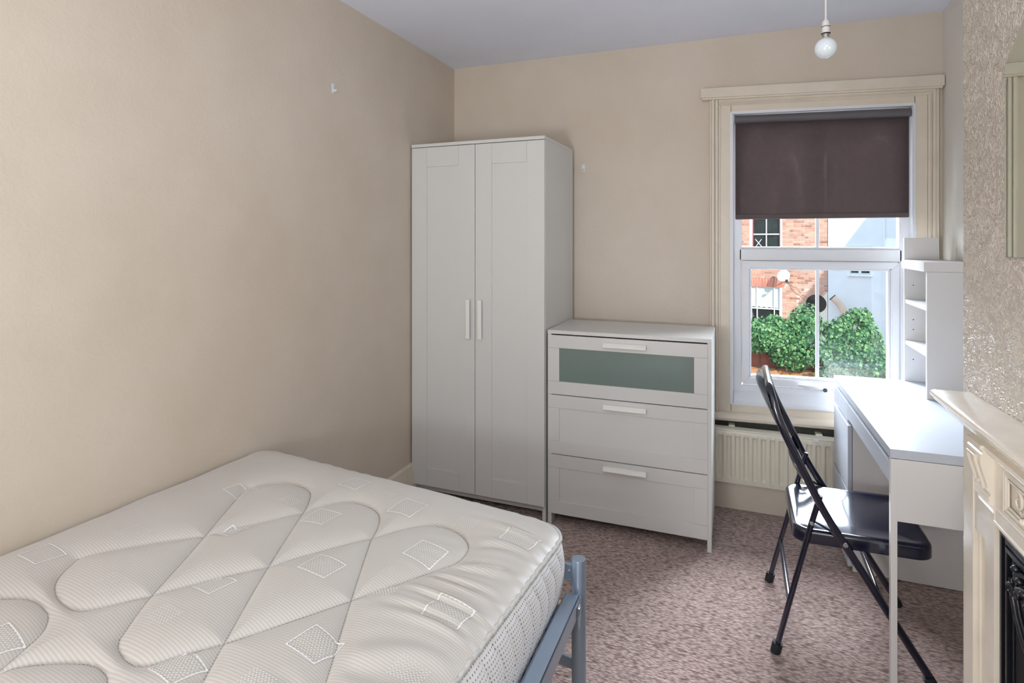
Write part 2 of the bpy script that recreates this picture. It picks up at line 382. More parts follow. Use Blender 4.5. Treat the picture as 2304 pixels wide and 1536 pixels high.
# window surround
def strips(mb, x0, widths, depths, z0, z1, flip=False):
    x = x0
    for w, dpt in zip(widths, depths):
        mb.box(x, x+w, -dpt, .0, z0, z1, bev=min(.003, w*.3)); x += w
b = MB(); strips(b, 1.506, [.010, .014, .005, .013, .011], [.022, .034, .024, .030, .018], .50, 2.125)
b.build('trim_1', M['trim'], warp=wtilt)['kind'] = 'structure'
b = MB(); strips(b, 2.462, [.008, .012, .005, .012, .014], [.012, .02, .016, .028, .022], .50, 2.12)
b.build('trim_2', M['trim'], warp=wtilt)['kind'] = 'structure'
# flat cream panel around the opening
b = MB()
b.box(1.556, 1.612, -.010, 0, .50, 2.12); b.box(2.418, 2.464, -.010, 0, .50, 2.10); b.box(1.610, 2.420, -.010, 0, 2.055, 2.10); b.box(1.610, 2.420, -.010, 0, .495, .540)
struct(b.build('trim_3', M['trim'], warp=wtilt, smooth=False), 'flat cream lining board round the window')
b = MB(); b.prism([(0, 2.128), (.014, 2.128), (.018, 2.118), (.012, 2.108), (.016, 2.098), (.006, 2.09), (0, 2.09)], 1.55, 2.49, lambda a, bb, h: (h, -a-.009, bb))
b.build('trim_4', M['trim'], warp=wtilt)['kind'] = 'structure'
b = MB(); b.box(1.462, 2.527, -.052, 0, 2.132, 2.183, bev=.004)
b.box(1.468, 2.522, -.044, 0, 2.123, 2.134, bev=.002)
struct(b.build('trim_5', M['trim'], warp=lambda x, y, z: (x, y, z-.033*(x-1.468))), 'long cream pelmet board above the window')
struct(MB().box(1.50, 2.50, -.002, .004, .34, .470).build('trim_7', M['dark_strip']), 'dark strip of wall behind the radiator top')  # narrow strip coloured darker than the wall around it
b = MB(); b.prism([(0, .455), (.035, .455), (.047, .462), (.052, .475), (.047, .488), (.035, .497), (0, .503)], 1.49, 2.50, lambda a, bb, h: (h, -a, bb))
struct(b.build('trim_6', M['trim'], warp=wtilt), 'rounded cream sill nosing over the radiator')

# window unit
win = bpy.data.objects.new('window_1', None); COL.objects.link(win); win.location = (2.015, .06, .54); win['kind'] = 'structure'
win['label'] = 'white plastic framed window with a fixed top light and an opening lower sash'
FY0, FY1 = .035, .10
def frame_rect(mb, x0, x1, z0, z1, w, y0, y1, wb=None, wt=None, bev=.004):
    wb = wb if wb is not None else w; wt = wt if wt is not None else w
    def quad(p, q, pi, qi):
        mb.prism([p, q, qi, pi], y0, y1, lambda a, bb, h: (a, h, bb), bev=bev)
    o = [(x0, z0), (x1, z0), (x1, z1), (x0, z1)]; i = [(x0+w, z0+wb), (x1-w, z0+wb), (x1-w, z1-wt), (x0+w, z1-wt)]
    for k in range(4): quad(o[k], o[(k+1) % 4], i[k], i[(k+1) % 4])
b = MB(); frame_rect(b, 1.606, 2.424, .536, 2.058, .015, -.016, .06, bev=.003); b.build('window_bead', M['upvc'], win, warp=wtilt)
b = MB(); frame_rect(b, 1.617, 2.413, .548, 2.048, .046, FY0, FY1, wb=.085)
frame_rect(b, 1.654, 2.376, 1.325, 2.0, .010, FY0+.012, FY1-.01, bev=.002)
b.box(1.65, 2.38, FY0, FY1, 1.284, 1.345, bev=.004)
b.box(1.655, 2.375, FY0+.006, FY1, 1.345, 1.356, bev=.003)
b.prism([(FY0, .548), (-.012, .548), (-.012, .556), (FY0, .60)], 1.622, 2.408, lambda a, bb, h: (h, a, bb), bev=.002)
b.build('window_frame', M['upvc'], win, warp=wtilt)
b = MB(); frame_rect(b, 1.664, 2.366, .640, 1.283, .036, FY0-.014, FY1-.015, bev=.005)
frame_rect(b, 1.698, 2.332, .674, 1.249, .012, FY0+.0, FY1-.02, bev=.004)
b.build('window_sash', M['upvc'], win, warp=wtilt)
b = MB(); b.box(2.011, 2.026, .05, .075, .684, 1.24, bev=.002); b.build('glazing_bar', M['upvc'], win, warp=wtilt)
b = MB(); b.box(2.011, 2.026, .05, .075, 1.35, 1.995, bev=.002); b.build('glazing_bar', M['upvc'], win, warp=wtilt)
b = MB(); b.box(1.70, 2.33, .060, .066, .676, 1.247); b.build('pane', M['glass'], win, warp=wtilt, smooth=False)
b = MB(); b.box(1.655, 2.375, .060, .066, 1.345, 2.0); b.build('pane', M['glass'], win, warp=wtilt, smooth=False)
# handle with lock
b = MB(); b.box(1.975, 2.075, .008, .022, .638, .660, bev=.005); b.box(2.022, 2.060, -.004, .012, .640, .662, bev=.006)
b.tube([(2.04, -.004, .655), (2.01, -.018, .660), (1.95, -.020, .664), (1.925, -.016, .666)], [.009, .009, .008, .006], 10)
hd = b.build('handle', M['upvc'], win)
b = MB(); b.lathe([(0, 0), (.009, 0), (.010, .003), (.010, .006), (0, .006)], c=(2.045, -.011, .651), mtx=Matrix.Rotation(R(90), 4, 'X'), n=20); hl = b.build('lock_button', M['metal_dark'], hd); hl['label'] = 'dark round key lock'

# roller blind
bl = thing('roller_blind', 'dark brown roller blind drawn halfway down the window', 'blind', (2.015, .005, 2.03))
bw = lambda x, y, z: (x, y, z-.030*(x-1.63)*(1 if z > 1.9 else (z-1.5)/.4*1 if z > 1.5 else 0))
b = MB(); n = 60
P0 = [(1.632+.765*i/n) for i in range(n+1)]
vs = []
zs = [2.012-.512*j/24 for j in range(25)]
for j, z in enumerate(zs):
    row = []
    for i, x in enumerate(P0):
        y = -.006+.0020*math.sin(i*.31+.6)*(j/24)+.0012*math.sin(i*.13+j*.1)
        row.append(b.bm.verts.new((x, y, z)))
    vs.append(row)
for j in range(24):
    for i in range(n): b.bm.faces.new((vs[j][i], vs[j][i+1], vs[j+1][i+1], vs[j+1][i]))
bmesh.ops.solidify(b.bm, geom=b.bm.faces[:], thickness=.0012)
b.build('blind_fabric', M['blind'], bl, warp=bw)
b = MB(); b.box(1.632, 2.397, -.013, .003, 1.497, 1.524, bev=.005); b.build('bottom_bar', M['blind'], bl, warp=bw)
b = MB(); b.tube([(1.630, -.006, 2.015), (2.402, -.006, 2.015)], .020, 24); b.build('roller', M['blind_roll'], bl, warp=bw)
for x in (1.6235, 2.4075):
    b = MB(); b.box(x-.0015, x+.0015, -.026, .016, 1.993, 2.040, bev=.0007); b.build('bracket', M['upvc'], bl, warp=bw)
b = MB()
k = 0
for i in range(150):
    z = 2.0-.0072*i
    b.lathe([(0, -.0019), (.0016, -.001), (.0019, 0), (.0016, .001), (0, .0019)], c=(2.4095-.0, -.027, z), n=6)
b.build('bead_chain', M['upvc'], bl)['kind'] = 'stuff'

# ------------------------------------------------------------------ radiator
rd = thing('radiator', 'low cream panel radiator with vertical ribs under the window', 'radiator', (1.9, -.06, .157))
b = MB()
def rib_y(x):
    t = ((x-1.44) % .0405)/.0405
    s = .5-.5*math.cos(2*PI*t); s = max(0, min(1, (s-.32)/.36)); return -.083-.014*s
xs = [1.44+i*.0030 for i in range(284)]
prof = [(.157, -.088, 0), (.161, -.097, 0), (.184, -.098, 0), (.194, None, 1), (.392, None, 1), (.400, -.098, 0), (.424, -.098, 0), (.430, -.094, 0)]
rows = []
for z, y, m_ in prof:
    rows.append([b.bm.verts.new((x, (rib_y(x) if m_ else y), z)) for x in xs])
for a_, c_ in zip(rows, rows[1:]):
    for i in range(len(xs)-1): b.bm.faces.new((a_[i], a_[i+1], c_[i+1], c_[i]))
b.build('ribbed_panel', M['rad'], rd, angle=50)
b = MB(); b.box(1.44, 2.29, -.078, -.045, .16, .422, bev=.004); b.build('back_panel', M['rad'], rd)
b = MB(); b.box(1.436, 2.292, -.100, -.040, .424, .433, bev=.003); b.build('top_grille', M['rad'], rd)
for x in (1.60, 2.0):
    b = MB(); b.box(x, x+.03, -.045, 0, .20, .44, bev=.002); b.build('wall_bracket', M['rad'], rd)
b = MB(); b.box(1.985, 2.007, -.108, -.099, .418, .430, bev=.002); b.build('clip', M['upvc'], rd)

# ------------------------------------------------------------------ wardrobe
WDX0, WDX1, WDF, WDB = .008, .763, -.520, -.030
wr = thing('wardrobe', 'tall white two door wardrobe in the corner by the left wall', 'wardrobe', (.39, -.27, 0))
def side_panel(mb, x0, x1, yf, yb, z0, z1, notch=True):
    # front foot notch at the back of the plinth
    mb.prism([(yf, z0), (yf+.055, z0), (yf+.075, z0+.045), (yb-.07, z0+.045), (yb-.05, z0), (yb, z0), (yb, z1), (yf, z1)], x0, x1, lambda a, bb, h: (h, a, bb), bev=.0008)
b = MB(); side_panel(b, WDX0, WDX0+.018, WDF+.018, WDB, 0, 1.885); b.build('side_panel', M['foil'], wr)
b = MB(); side_panel(b, WDX1-.018, WDX1, WDF+.018, WDB, 0, 1.885); b.build('side_panel', M['foil'], wr)
b = MB(); b.box(WDX0-.001, WDX1+.001, WDF-.001, WDB, 1.885, 1.902, bev=.0012); b.build('top_panel', M['foil'], wr)
b = MB(); b.box(WDX0+.018, WDX1-.018, WDF+.06, WDF+.075, .035, .10); b.box(WDX0+.018, WDX1-.018, WDF+.03, WDB, .09, .105); b.build('plinth', M['foil'], wr)
b = MB(); b.box(WDX0+.018, WDX1-.018, WDB-.008, WDB, .05, 1.885); b.build('back_panel', M['foil'], wr)
def shaker(mb, x0, x1, z0, z1, yf, st, rt, rb, th=.018, rec=.006, g=.0006):
    # two full height stiles, two rails between them, a recessed panel; hairline seams
    mb.box(x0, x0+st, yf, yf+th, z0, z1, bev=.0009); mb.box(x1-st, x1, yf, yf+th, z0, z1, bev=.0009)
    mb.box(x0+st+g, x1-st-g, yf, yf+th, z1-rt, z1, bev=.0009); mb.box(x0+st+g, x1-st-g, yf, yf+th, z0, z0+rb, bev=.0009)
    mb.box(x0+st-.002, x1-st+.002, yf+rec, yf+th-.002, z0+rb-.002, z1-rt+.002)
def hshaker(mb, x0, x1, z0, z1, yf, st, rt, rb, th=.018, rec=.006, g=.0006, panel=True):
    # full width rails, stiles between
    mb.box(x0, x1, yf, yf+th, z1-rt, z1, bev=.0009); mb.box(x0, x1, yf, yf+th, z0, z0+rb, bev=.0009)
    mb.box(x0, x0+st, yf, yf+th, z0+rb+g, z1-rt-g, bev=.0009); mb.box(x1-st, x1, yf, yf+th, z0+rb+g, z1-rt-g, bev=.0009)
    if panel: mb.box(x0+st-.002, x1-st+.002, yf+rec, yf+th-.002, z0+rb-.002, z1-rt+.002)
mid = (WDX0+WDX1)/2
for x0, x1, hx in ((WDX0+.001, mid-.0015, mid-.045), (mid+.0015, WDX1-.001, mid+.022)):
    b = MB(); shaker(b, x0, x1, .084, 1.882, WDF, .092, .103, .095)
    dr = b.build('door', M['foil'], wr)
    b = MB(); b.prism([(0, 0), (.021, .0), (.023, .004), (.021, .022), (.017, .024), (.010, .012), (0, .010)], .885, 1.085, lambda a, bb, h: (hx+bb, WDF-a, h), bev=.001)
    b.build('door_handle', M['foil_handle'], dr)

wr.rotation_euler = (0, 0, R(-1)); wr.location = (.3944, -.2767, 0)
# ------------------------------------------------------------------ chest of drawers
CX0, CX1, CF, CB = .7730, 1.535, -.512, -.112
ch = thing('chest_of_drawers', 'white three drawer chest with a frosted glass front on its top drawer', 'chest of drawers', (1.16, -.31, 0))
for x in (CX0, CX1-.018):
    b = MB(); side_panel(b, x, x+.018, CF+.0, CB, 0, .932); b.build('side_panel', M['foil'], ch)
b = MB(); b.box(CX0-.001, CX1+.001, CF-.003, CB, .932, .950, bev=.0012); b.build('top_panel', M['foil'], ch)
b = MB(); b.box(CX0+.018, CX1-.018, CF+.05, CF+.065, .028, .07); b.build('plinth', M['foil'], ch)
b = MB(); b.box(CX0+.018, CX1-.018, CB-.008, CB, .05, .932); b.build('back_panel', M['foil'], ch)
dx0, dx1 = CX0+.001, CX1-.016
for i, (z0, z1) in enumerate(((.055, .343), (.347, .634), (.638, .926))):
    b = MB(); hshaker(b, dx0, dx1, z0, z1, CF-.004, .058, .062, .063, panel=(i < 2), th=.018)
    d_ = b.build('drawer', M['foil'], ch)
    if i == 2:
        b = MB(); b.box(dx0+.056, dx1-.056, CF+.001, CF+.005, z0+.061, z1-.060); g_ = b.build('glass_panel', M['frost'], d_); g_['label'] = 'grey green frosted glass panel'
    cx = (dx0+dx1)/2+.005
    b = MB(); b.prism([(0, .010), (.010, .011), (.021, .0), (.024, .001), (.024, .0055), (.014, .0215), (0, .0225)], cx-.1, cx+.1, lambda a, bb, h: (h, CF-.004-a, z1-.042+bb), bev=.0008)
    b.build('drawer_handle', M['foil_handle'], d_)

# ------------------------------------------------------------------ desk
DX0, DX1, DY0, DY1 = 2.068, 2.515, -1.160, -.112
dk = thing('desk', 'white desk with a drawer cabinet standing in the alcove beside the window', 'desk', (2.29, -.63, 0))
def dskew(x, y, z): return (x-(y+.112)*(-.0)*0+(.012*(-(y+.112))/1.05), y, z)
def dbuild(b, name, m, parent, **k): return b.build(name, m, parent, warp=dskew, **k)
b = MB(); b.box(DX0, DX1, DY0, DY1, .722, .750, bev=.0015); dbuild(b, 'desk_top', M['desk'], dk)
b = MB(); b.box(DX0+.004, DX1, DY0+.001, DY0+.017, .538, .7205, bev=.001); b.box(DX0+.004, DX1, DY0+.001, DY0+.030, .530, .540, bev=.001); dbuild(b, 'end_apron', M['hutch'], dk)
b = MB(); b.box(DX0+.001, DX0+.019, DY0+.0, DY0+.020, 0, .7205, bev=.0012); dbuild(b, 'leg', M['hutch'], dk)
b = MB(); b.box(DX1-.02, DX1, DY0+.0, DY0+.020, 0, .7205, bev=.0012); dbuild(b, 'leg', M['hutch'], dk)
b = MB(); b.box(DX0+.002, DX0+.018, DY0+.021, -.462, .640, .704, bev=.0012); wd = dbuild(b, 'wide_drawer', M['desk'], dk)
b = MB(); b.box(DX0+.022, DX1-.02, DY0+.03, -.462, .645, .655); b.box(DX0+.022, DX1-.02, -.49, -.48, .645, .72); dbuild(b, 'drawer_box', M['hutch'], dk)
# drawer cabinet at window end
b = MB()
b.box(DX0+.020, DX1, -.460, -.444, .004, .7205, bev=.001); b.box(DX0+.020, DX1, -.130, -.114, .004, .7205, bev=.001); b.box(DX0+.02, DX1-.01, -.444, -.13, .02, .036); b.box(DX1-.012, DX1, -.444, -.13, .02, .72)
dbuild(b, 'cabinet', M['hutch'], dk)
b = MB(); b.box(DX0+.002, DX0+.018, -.459, -.114, .628, .704, bev=.0012); dbuild(b, 'drawer', M['desk'], dk)
b = MB(); b.box(DX0+.002, DX0+.018, -.459, -.114, .342, .612, bev=.0012); dbuild(b, 'drawer', M['desk'], dk)
b = MB(); b.box(DX0+.002, DX0+.018, -.459, -.114, .024, .330, bev=.0012); dbuild(b, 'drawer', M['desk'], dk)
b = MB(); b.box(DX1-.03, DX1-.014, DY0+.02, -.46, .40, .72, bev=.001); dbuild(b, 'back_brace', M['hutch'], dk)

# shelf unit standing on the desk
hu = thing('desk_shelf_unit', 'tall white shelf unit with three small compartments standing on the desk', 'shelf unit', (2.43, -.29, .7505))
HX0, HX1, HY0, HY1 = 2.352, 2.515, -.462, -.114
Z0 = .7505
b = MB(); b.prism([(HX0, Z0), (HX1, Z0), (HX1, 1.303), (2.482, 1.303), (2.482, 1.400), (HX0-.002, 1.400)], HY1-.014, HY1, lambda a, bb, h: (a, h, bb), bev=.0008); b.build('side_panel', M['hutch'], hu)
b = MB(); b.box(HX0, HX1, HY0, HY0+.016, Z0, 1.262, bev=.0008); b.build('divider', M['hutch'], hu)
b = MB(); b.box(HX0-.012, HX1, HY0-.006, HY1-.0145, 1.263, 1.301, bev=.001); b.build('top_shelf', M['hutch'], hu)
b = MB(); b.box(HX1-.006, HX1, HY0+.016, HY1-.014, Z0, 1.262); b.build('back_panel', M['hutch'], hu)
for z in (1.104, .918):
    b = MB(); b.box(HX0+.002, HX1-.006, HY0+.0165, HY1-.0145, z, z+.018, bev=.0008); b.build('shelf', M['hutch'], hu)
for z in (1.186, 1.03, .985, .85):
    b = MB(); b.lathe([(0, 0), (.0025, 0), (.0025, .0012), (0, .0012)], c=(2.385, HY1-.0138, z), n=8, mtx=Matrix.Rotation(R(90), 4, 'X')); b.build('peg_hole', M['dark_gap'], hu)

# ------------------------------------------------------------------ folding chair
fc = thing('folding_chair', 'black metal folding chair tucked partly under the desk', 'chair', (2.0, -.87, 0))
YN, YF = -1.090, -.650
def smooth_path(pts, r=.05, n=8):
    pts = [Vector(p) for p in pts]; out = [pts[0]]
    for i in range(1, len(pts)-1):
        a, p, c = pts[i-1], pts[i], pts[i+1]
        d1 = (a-p); d2 = (c-p); rr = min(r, d1.length*.49, d2.length*.49)
        s, e = p+d1.normalized()*rr, p+d2.normalized()*rr
        for k in range(n+1):
            t = k/n; out.append(s*(1-t)**2+p*2*t*(1-t)+e*t*t)
    out.append(pts[-1]); return out
path = smooth_path([(2.212, YN, .012), (1.905, YN, .500), (1.775, YN, .775), (1.745, YN+.03, .885), (1.745, YF-.03, .885), (1.775, YF, .775), (1.905, YF, .500), (2.212, YF, .012)], .06, 9)
b = MB(); b.tube(path, .0125, 14, flat=(1, .82)); b.build('back_and_front_leg_tube', M['chair'], fc)
for y in (YN, YF):
    yi = y+(.010 if y == YN else -.010)
    b = MB(); b.tube([(1.765, y+(.0 if y == YN else 0), .012), (1.870, yi, .440), (1.898, yi, .545)], .0115, 14, flat=(1, .8)); b.build('rear_leg', M['chair'], fc)
    for p, q in (((2.212, y, .0), (2.195, y, .032)), ((1.762, y, .0), (1.770, y, .034))):
        b = MB(); b.tube([p, q], .0165, 14); b.build('foot_cap', M['rubber'], fc)
    ys = y+(.017 if y == YN else -.017)
    b = MB(); b.tube([(1.872, ys, .458), (1.955, ys, .418)], .008, 8, flat=(.4, 1.2)); b.build('folding_link', M['chair'], fc)
    b = MB(); b.lathe([(0, 0), (.008, 0), (.007, .004), (0, .005)], c=(1.968, y+(-.012 if y == YN else .012), .405), mtx=Matrix.Rotation(R(90 if y == YN else -90), 4, 'X'), n=14)
    b.build('rivet', M['screw'], fc); b = MB()
    b.lathe([(0, 0), (.007, 0), (.006, .004), (0, .005)], c=(1.872, y+(-.004 if y == YN else .004), .455), mtx=Matrix.Rotation(R(90 if y == YN else -90), 4, 'X'), n=14)
    b.build('rivet', M['screw'], fc)
b = MB(); b.tube([(1.806, YN, .175), (1.806, YF, .175)], .0085, 12); b.build('rear_cross_tube', M['chair'], fc)
b = MB(); b.tube([(2.078, YN, .225), (2.078, YF, .225)], .0085, 12); b.build('front_cross_tube', M['chair'], fc)
# seat: pressed steel pan, rounded corners, rolled rim, shallow dish
b = MB()
sx0, sx1, sy0, sy1 = 1.818, 2.222, YN+.015, YF-.015
def rrect(x0, x1, y0, y1, r, n=8, grow=0):
    out = []
    x0 -= grow; x1 += grow; y0 -= grow; y1 += grow; r = max(.002, r+grow)
    for cx_, cy_, a0 in ((x1-r, y1-r, 0), (x0+r, y1-r, 90), (x0+r, y0+r, 180), (x1-r, y0+r, 270)):
        for k in range(n+1):
            a = R(a0+90*k/n); out.append((cx_+r*math.cos(a), cy_+r*math.sin(a)))
    return out
levels = [(0, .378), (0, .408), (-.003, .416), (-.009, .421), (-.016, .4215), (-.030, .419), (-.055, .414), (-.10, .4125), (-.15, .4125), (-.19, .4125)]
rings = []
for g_, z in levels:
    rings.append([b.bm.verts.new((x, y, z+.006*((x-1.818)/.4))) for x, y in rrect(sx0, sx1, sy0, sy1, .055, 8, g_)])
for A, B in zip(rings, rings[1:]):
    for k in range(len(A)): b.bm.faces.new((A[k], A[(k+1) % len(A)], B[(k+1) % len(A)], B[k]))
b.bm.faces.new(rings[-1])
b.build('seat', M['chair'], fc, angle=60)
def curved_slat(z0, z1, name, bulge=.030):
    b = MB(); nn = 20; F = []; off = .0
    def xc(z): return 1.775+(0.775-z)*.473
    for j in range(9):
        z = z0+(z1-z0)*j/8; row = []
        for i in range(nn+1):
            t = i/nn; y = YN+.008+(YF-YN-.016)*t
            s = math.sin(PI*t)**.8
            inset = .012*(1-abs(2*j/8-1)**3)
            row.append(b.bm.verts.new((xc(z)-bulge*s-.003*math.cos((j-4)/4*PI/2)-.002, y, z)))
        F.append(row)
    for j in range(8):
        for i in range(nn): b.bm.faces.new((F[j][i], F[j][i+1], F[j+1][i+1], F[j+1][i]))
    bmesh.ops.solidify(b.bm, geom=b.bm.faces[:], thickness=.003)
    return b.build(name, M['chair'], fc, angle=60)
curved_slat(.690, .868, 'backrest', .022)
curved_slat(.560, .606, 'lower_back_slat', .034)

# ------------------------------------------------------------------ mattress
mt = thing('mattress', 'bare white quilted mattress with embroidered squares on the bed frame', 'mattress', (.6, -2.6, .415))
FL, FR, NR, NL = (.014, -1.568), (1.221, -1.735), (1.12, -3.56), (.014, -3.43)
BFL, BFR, BNR, BNL = (.014, -1.568), (1.195, -1.738), (1.20, -3.56), (.014, -3.43)
def bil(s, t, c=(FL, FR, NR, NL)):   # s 0..1 left-right, t 0..1 far-near
    a, b_, c_, d = c
    return ((a[0]*(1-s)+b_[0]*s)*(1-t)+(d[0]*(1-s)+c_[0]*s)*t, (a[1]*(1-s)+b_[1]*s)*(1-t)+(d[1]*(1-s)+c_[1]*s)*t)
Wm, Lm, rc = 1.2, 1.88, .085
ST = [
[(0.205, -2.344), (0.24, -2.4), (0.273, -2.432), (0.305, -2.45), (0.334, -2.462), (0.383, -2.471), (0.422, -2.464), (0.462, -2.424), (0.498, -2.381), (0.56, -2.296), (0.64, -2.204), (0.672, -2.150), (0.714, -2.098), (0.785, -2.009)],
[(0.205, -2.344), (0.247, -2.293), (0.31, -2.225), (0.387, -2.155), (0.455, -2.057), (0.525, -1.965), (0.536, -1.930), (0.552, -1.901), (0.580, -1.872), (0.628, -1.853), (0.691, -1.866), (0.736, -1.9), (0.767, -1.955), (0.785, -2.009)],
[(0.566, -2.496), (0.498, -2.381), (0.387, -2.155), (0.265, -1.92), (0.271, -1.863), (0.322, -1.817), (0.386, -1.812), (0.448, -1.837), (0.49, -1.891), (0.528, -1.961), (0.64, -2.204), (0.755, -2.432), (0.799, -2.515)],
[(0.566, -2.496), (0.59, -2.514), (0.639, -2.53), (0.675, -2.526), (0.701, -2.498), (0.755, -2.432), (0.839, -2.316), (0.894, -2.234), (0.95, -2.157), (1.002, -2.071), (1.031, -2.024), (1.034, -1.977), (1.018, -1.935), (0.967, -1.895), (0.902, -1.888), (0.849, -1.923), (0.816, -1.962), (0.785, -2.009)],
[(0.785, -2.009), (0.894, -2.239), (0.992, -2.437), (1.03, -2.53), (1.02, -2.60), (.96, -2.64), (.90, -2.61), (.86, -2.56), (.799, -2.515)],
[(0.14, -2.53), (0.225, -2.507), (0.284, -2.487), (0.349, -2.495), (0.386, -2.512), (0.419, -2.544), (0.445, -2.597), (0.459, -2.629), (.50, -2.70)],
[(0.40, -2.76), (0.463, -2.643), (0.481, -2.612), (0.54, -2.575), (0.586, -2.559), (0.62, -2.562), (0.647, -2.573), (.70, -2.62), (.80, -2.80)],
]
ST += [[(x+.02, y-.93) for x, y in l] for l in ST[:5]]
def catmull(pts, n=6):
    P = [np.array(p, float) for p in pts]; P = [2*P[0]-P[1]]+P+[2*P[-1]-P[-2]]; out = []
    for i in range(1, len(P)-2):
        for k in range(n):
            t = k/n; out.append(.5*((2*P[i])+(-P[i-1]+P[i+1])*t+(2*P[i-1]-5*P[i]+4*P[i+1]-P[i+2])*t*t+(-P[i-1]+3*P[i]-3*P[i+1]+P[i+2])*t**3))
    out.append(P[-2]); return np.array(out)
CUR = [catmull(l) for l in ST]
SEG = np.concatenate([np.hstack([c[:-1], c[1:]]) for c in CUR])
def stitch_dist(X, Y):
    D = np.full(X.shape, 9.0)
    yl, yh, xl, xh = Y.min(1), Y.max(1), X.min(0), X.max(0)
    for ax, ay, bx, by in SEG:
        dx, dy = bx-ax, by-ay; L2 = dx*dx+dy*dy+1e-12
        ri = np.nonzero((yh > min(ay, by)-.13) & (yl < max(ay, by)+.13))[0]; ci = np.nonzero((xh > min(ax, bx)-.13) & (xl < max(ax, bx)+.13))[0]
        if not len(ri) or not len(ci): continue
        sl = (slice(ri[0], ri[-1]+1), slice(ci[0], ci[-1]+1)); x_, y_ = X[sl], Y[sl]
        t = np.clip(((x_-ax)*dx+(y_-ay)*dy)/L2, 0, 1)
        D[sl] = np.minimum(D[sl], np.hypot(x_-ax-t*dx, y_-ay-t*dy))
    return D
def zbase(s, t): return .612+.012*s*0+.030*t*1.0+.006*(1-s)*t
def top_height(X, Y, S, T):
    eR = (1-S)*Wm; eL = S*Wm; eF = T*Lm; eN = (1-T)*Lm
    e = np.minimum(np.minimum(eR, eL), np.minimum(eF, eN))
    # rounded corner distance
    for (a, c) in ((eR, eF), (eL, eF), (eR, eN), (eL, eN)):
        m_ = (a < rc) & (c < rc)
        e = np.where(m_, rc-np.hypot(rc-a, rc-c), e)
    e = np.maximum(e, 0)
    z = zbase(S, T)+.030*(1-np.exp(-e/.035))
    d = stitch_dist(X, Y)
    z += -.014*np.exp(-d/.015)+.006*(1-np.exp(-(d/.05)**2))
    # gathered folds running from the quilting to the right and far border
    w = np.exp(-((eR-.12)/.095)**2)*np.clip((d-.01)/.03, 0, 1)
    ph = Y*105+4.0*np.sin(Y*9)+2.2*np.sin(X*11+Y*17)
    z += .0032*w*(np.sin(ph)+.6*np.sin(ph*1.63+1+6*X))*np.clip(eF/.15, 0, 1)
    w2 = np.exp(-((eF-.09)/.06)**2); ph2 = X*42+3*np.sin(X*7)+5*Y
    z += .0016*w2*np.sin(ph2)
    z += .003*np.sin(X*5+1)*np.sin(Y*4.2)+.0012*np.sin(X*21+Y*13)*np.sin(Y*17-X*9)
    return z
nx, ny = 300, 440
tt = np.linspace(0, 1, ny+1); ss = np.linspace(0, 1, nx+1)
T = np.repeat(tt[:, None], nx+1, 1); e_ = np.minimum(T, 1-T)*Lm
cut = np.where(e_ < rc, rc-np.sqrt(np.maximum(rc*rc-(rc-e_)**2, 0)), 0)/Wm
S = cut+(1-2*cut)*np.repeat(ss[None, :], ny+1, 0)
X = (FL[0]*(1-S)+FR[0]*S)*(1-T)+(NL[0]*(1-S)+NR[0]*S)*T
Y = (FL[1]*(1-S)+FR[1]*S)*(1-T)+(NL[1]*(1-S)+NR[1]*S)*T
Z = top_height(X, Y, S, T)
off = mt.location
me = bpy.data.meshes.new('quilted_top')
V = np.stack([X-off[0], Y-off[1], Z-off[2]], -1).reshape(-1, 3)
idx = np.arange((ny+1)*(nx+1)).reshape(ny+1, nx+1)
F = np.stack([idx[:-1, :-1], idx[1:, :-1], idx[1:, 1:], idx[:-1, 1:]], -1).reshape(-1, 4)
me.from_pydata(V.tolist(), [], F.tolist()); me.update()
link('quilted_top', me, M['m_top'], mt, angle=180)
def z_at(x, y):
    # invert bilinear roughly by iteration
    s, t = .5, .5
    for _ in range(12):
        px, py = bil(s, t); s += (x-px)/1.2; t -= (y-py)/1.88+0*(s)
    s, t = min(1, max(0, s)), min(1, max(0, t))
    e = min(t, 1-t)*Lm; cu = (rc-math.sqrt(max(rc*rc-(rc-e)**2, 0)))/Wm if e < rc else 0
    u = min(max((s-cu)/(1-2*cu), 0), .9999)*nx; v = min(t, .9999)*ny; i, j = int(u), int(v); u -= i; v -= j
    return float((Z[j, i]*(1-u)+Z[j, i+1]*u)*(1-v)+(Z[j+1, i]*(1-u)+Z[j+1, i+1]*u)*v)
# outline loop (s,t) of the rounded rectangle, clockwise from the far left
def outline(n=10):
    pts = []
    def arc(cs, ct, a0):
        for k in range(n+1):
            a = R(a0+90*k/n); pts.append((cs+rc*math.cos(a), ct+rc*math.sin(a)))
    def edge(p, q, m):
        for k in range(1, m): pts.append((p[0]+(q[0]-p[0])*k/m, p[1]+(q[1]-p[1])*k/m))
    # coordinates in metres: u right, v near
    arc(rc, rc, 180); edge((rc, 0), (Wm-rc, 0), 120); arc(Wm-rc, rc, 270); edge((Wm, rc), (Wm, Lm-rc), 420); arc(Wm-rc, Lm-rc, 0)
    edge((Wm-rc, Lm), (rc, Lm), 40); arc(rc, Lm-rc, 90); edge((0, Lm-rc), (0, rc), 40)
    return [(u/Wm, v/Lm) for u, v in pts]
OL = outline(); nO = len(OL)
per = [0]
tp = [bil(s, t) for s, t in OL]; bp_ = [bil(s, t, (BFL, BFR, BNR, BNL)) for s, t in OL]
for i in range(1, nO+1): per.append(per[-1]+math.dist(tp[i % nO], tp[i-1]))
nv = 26; zb = .416
ctr = (.6, -2.6)
verts = []; uvs = []
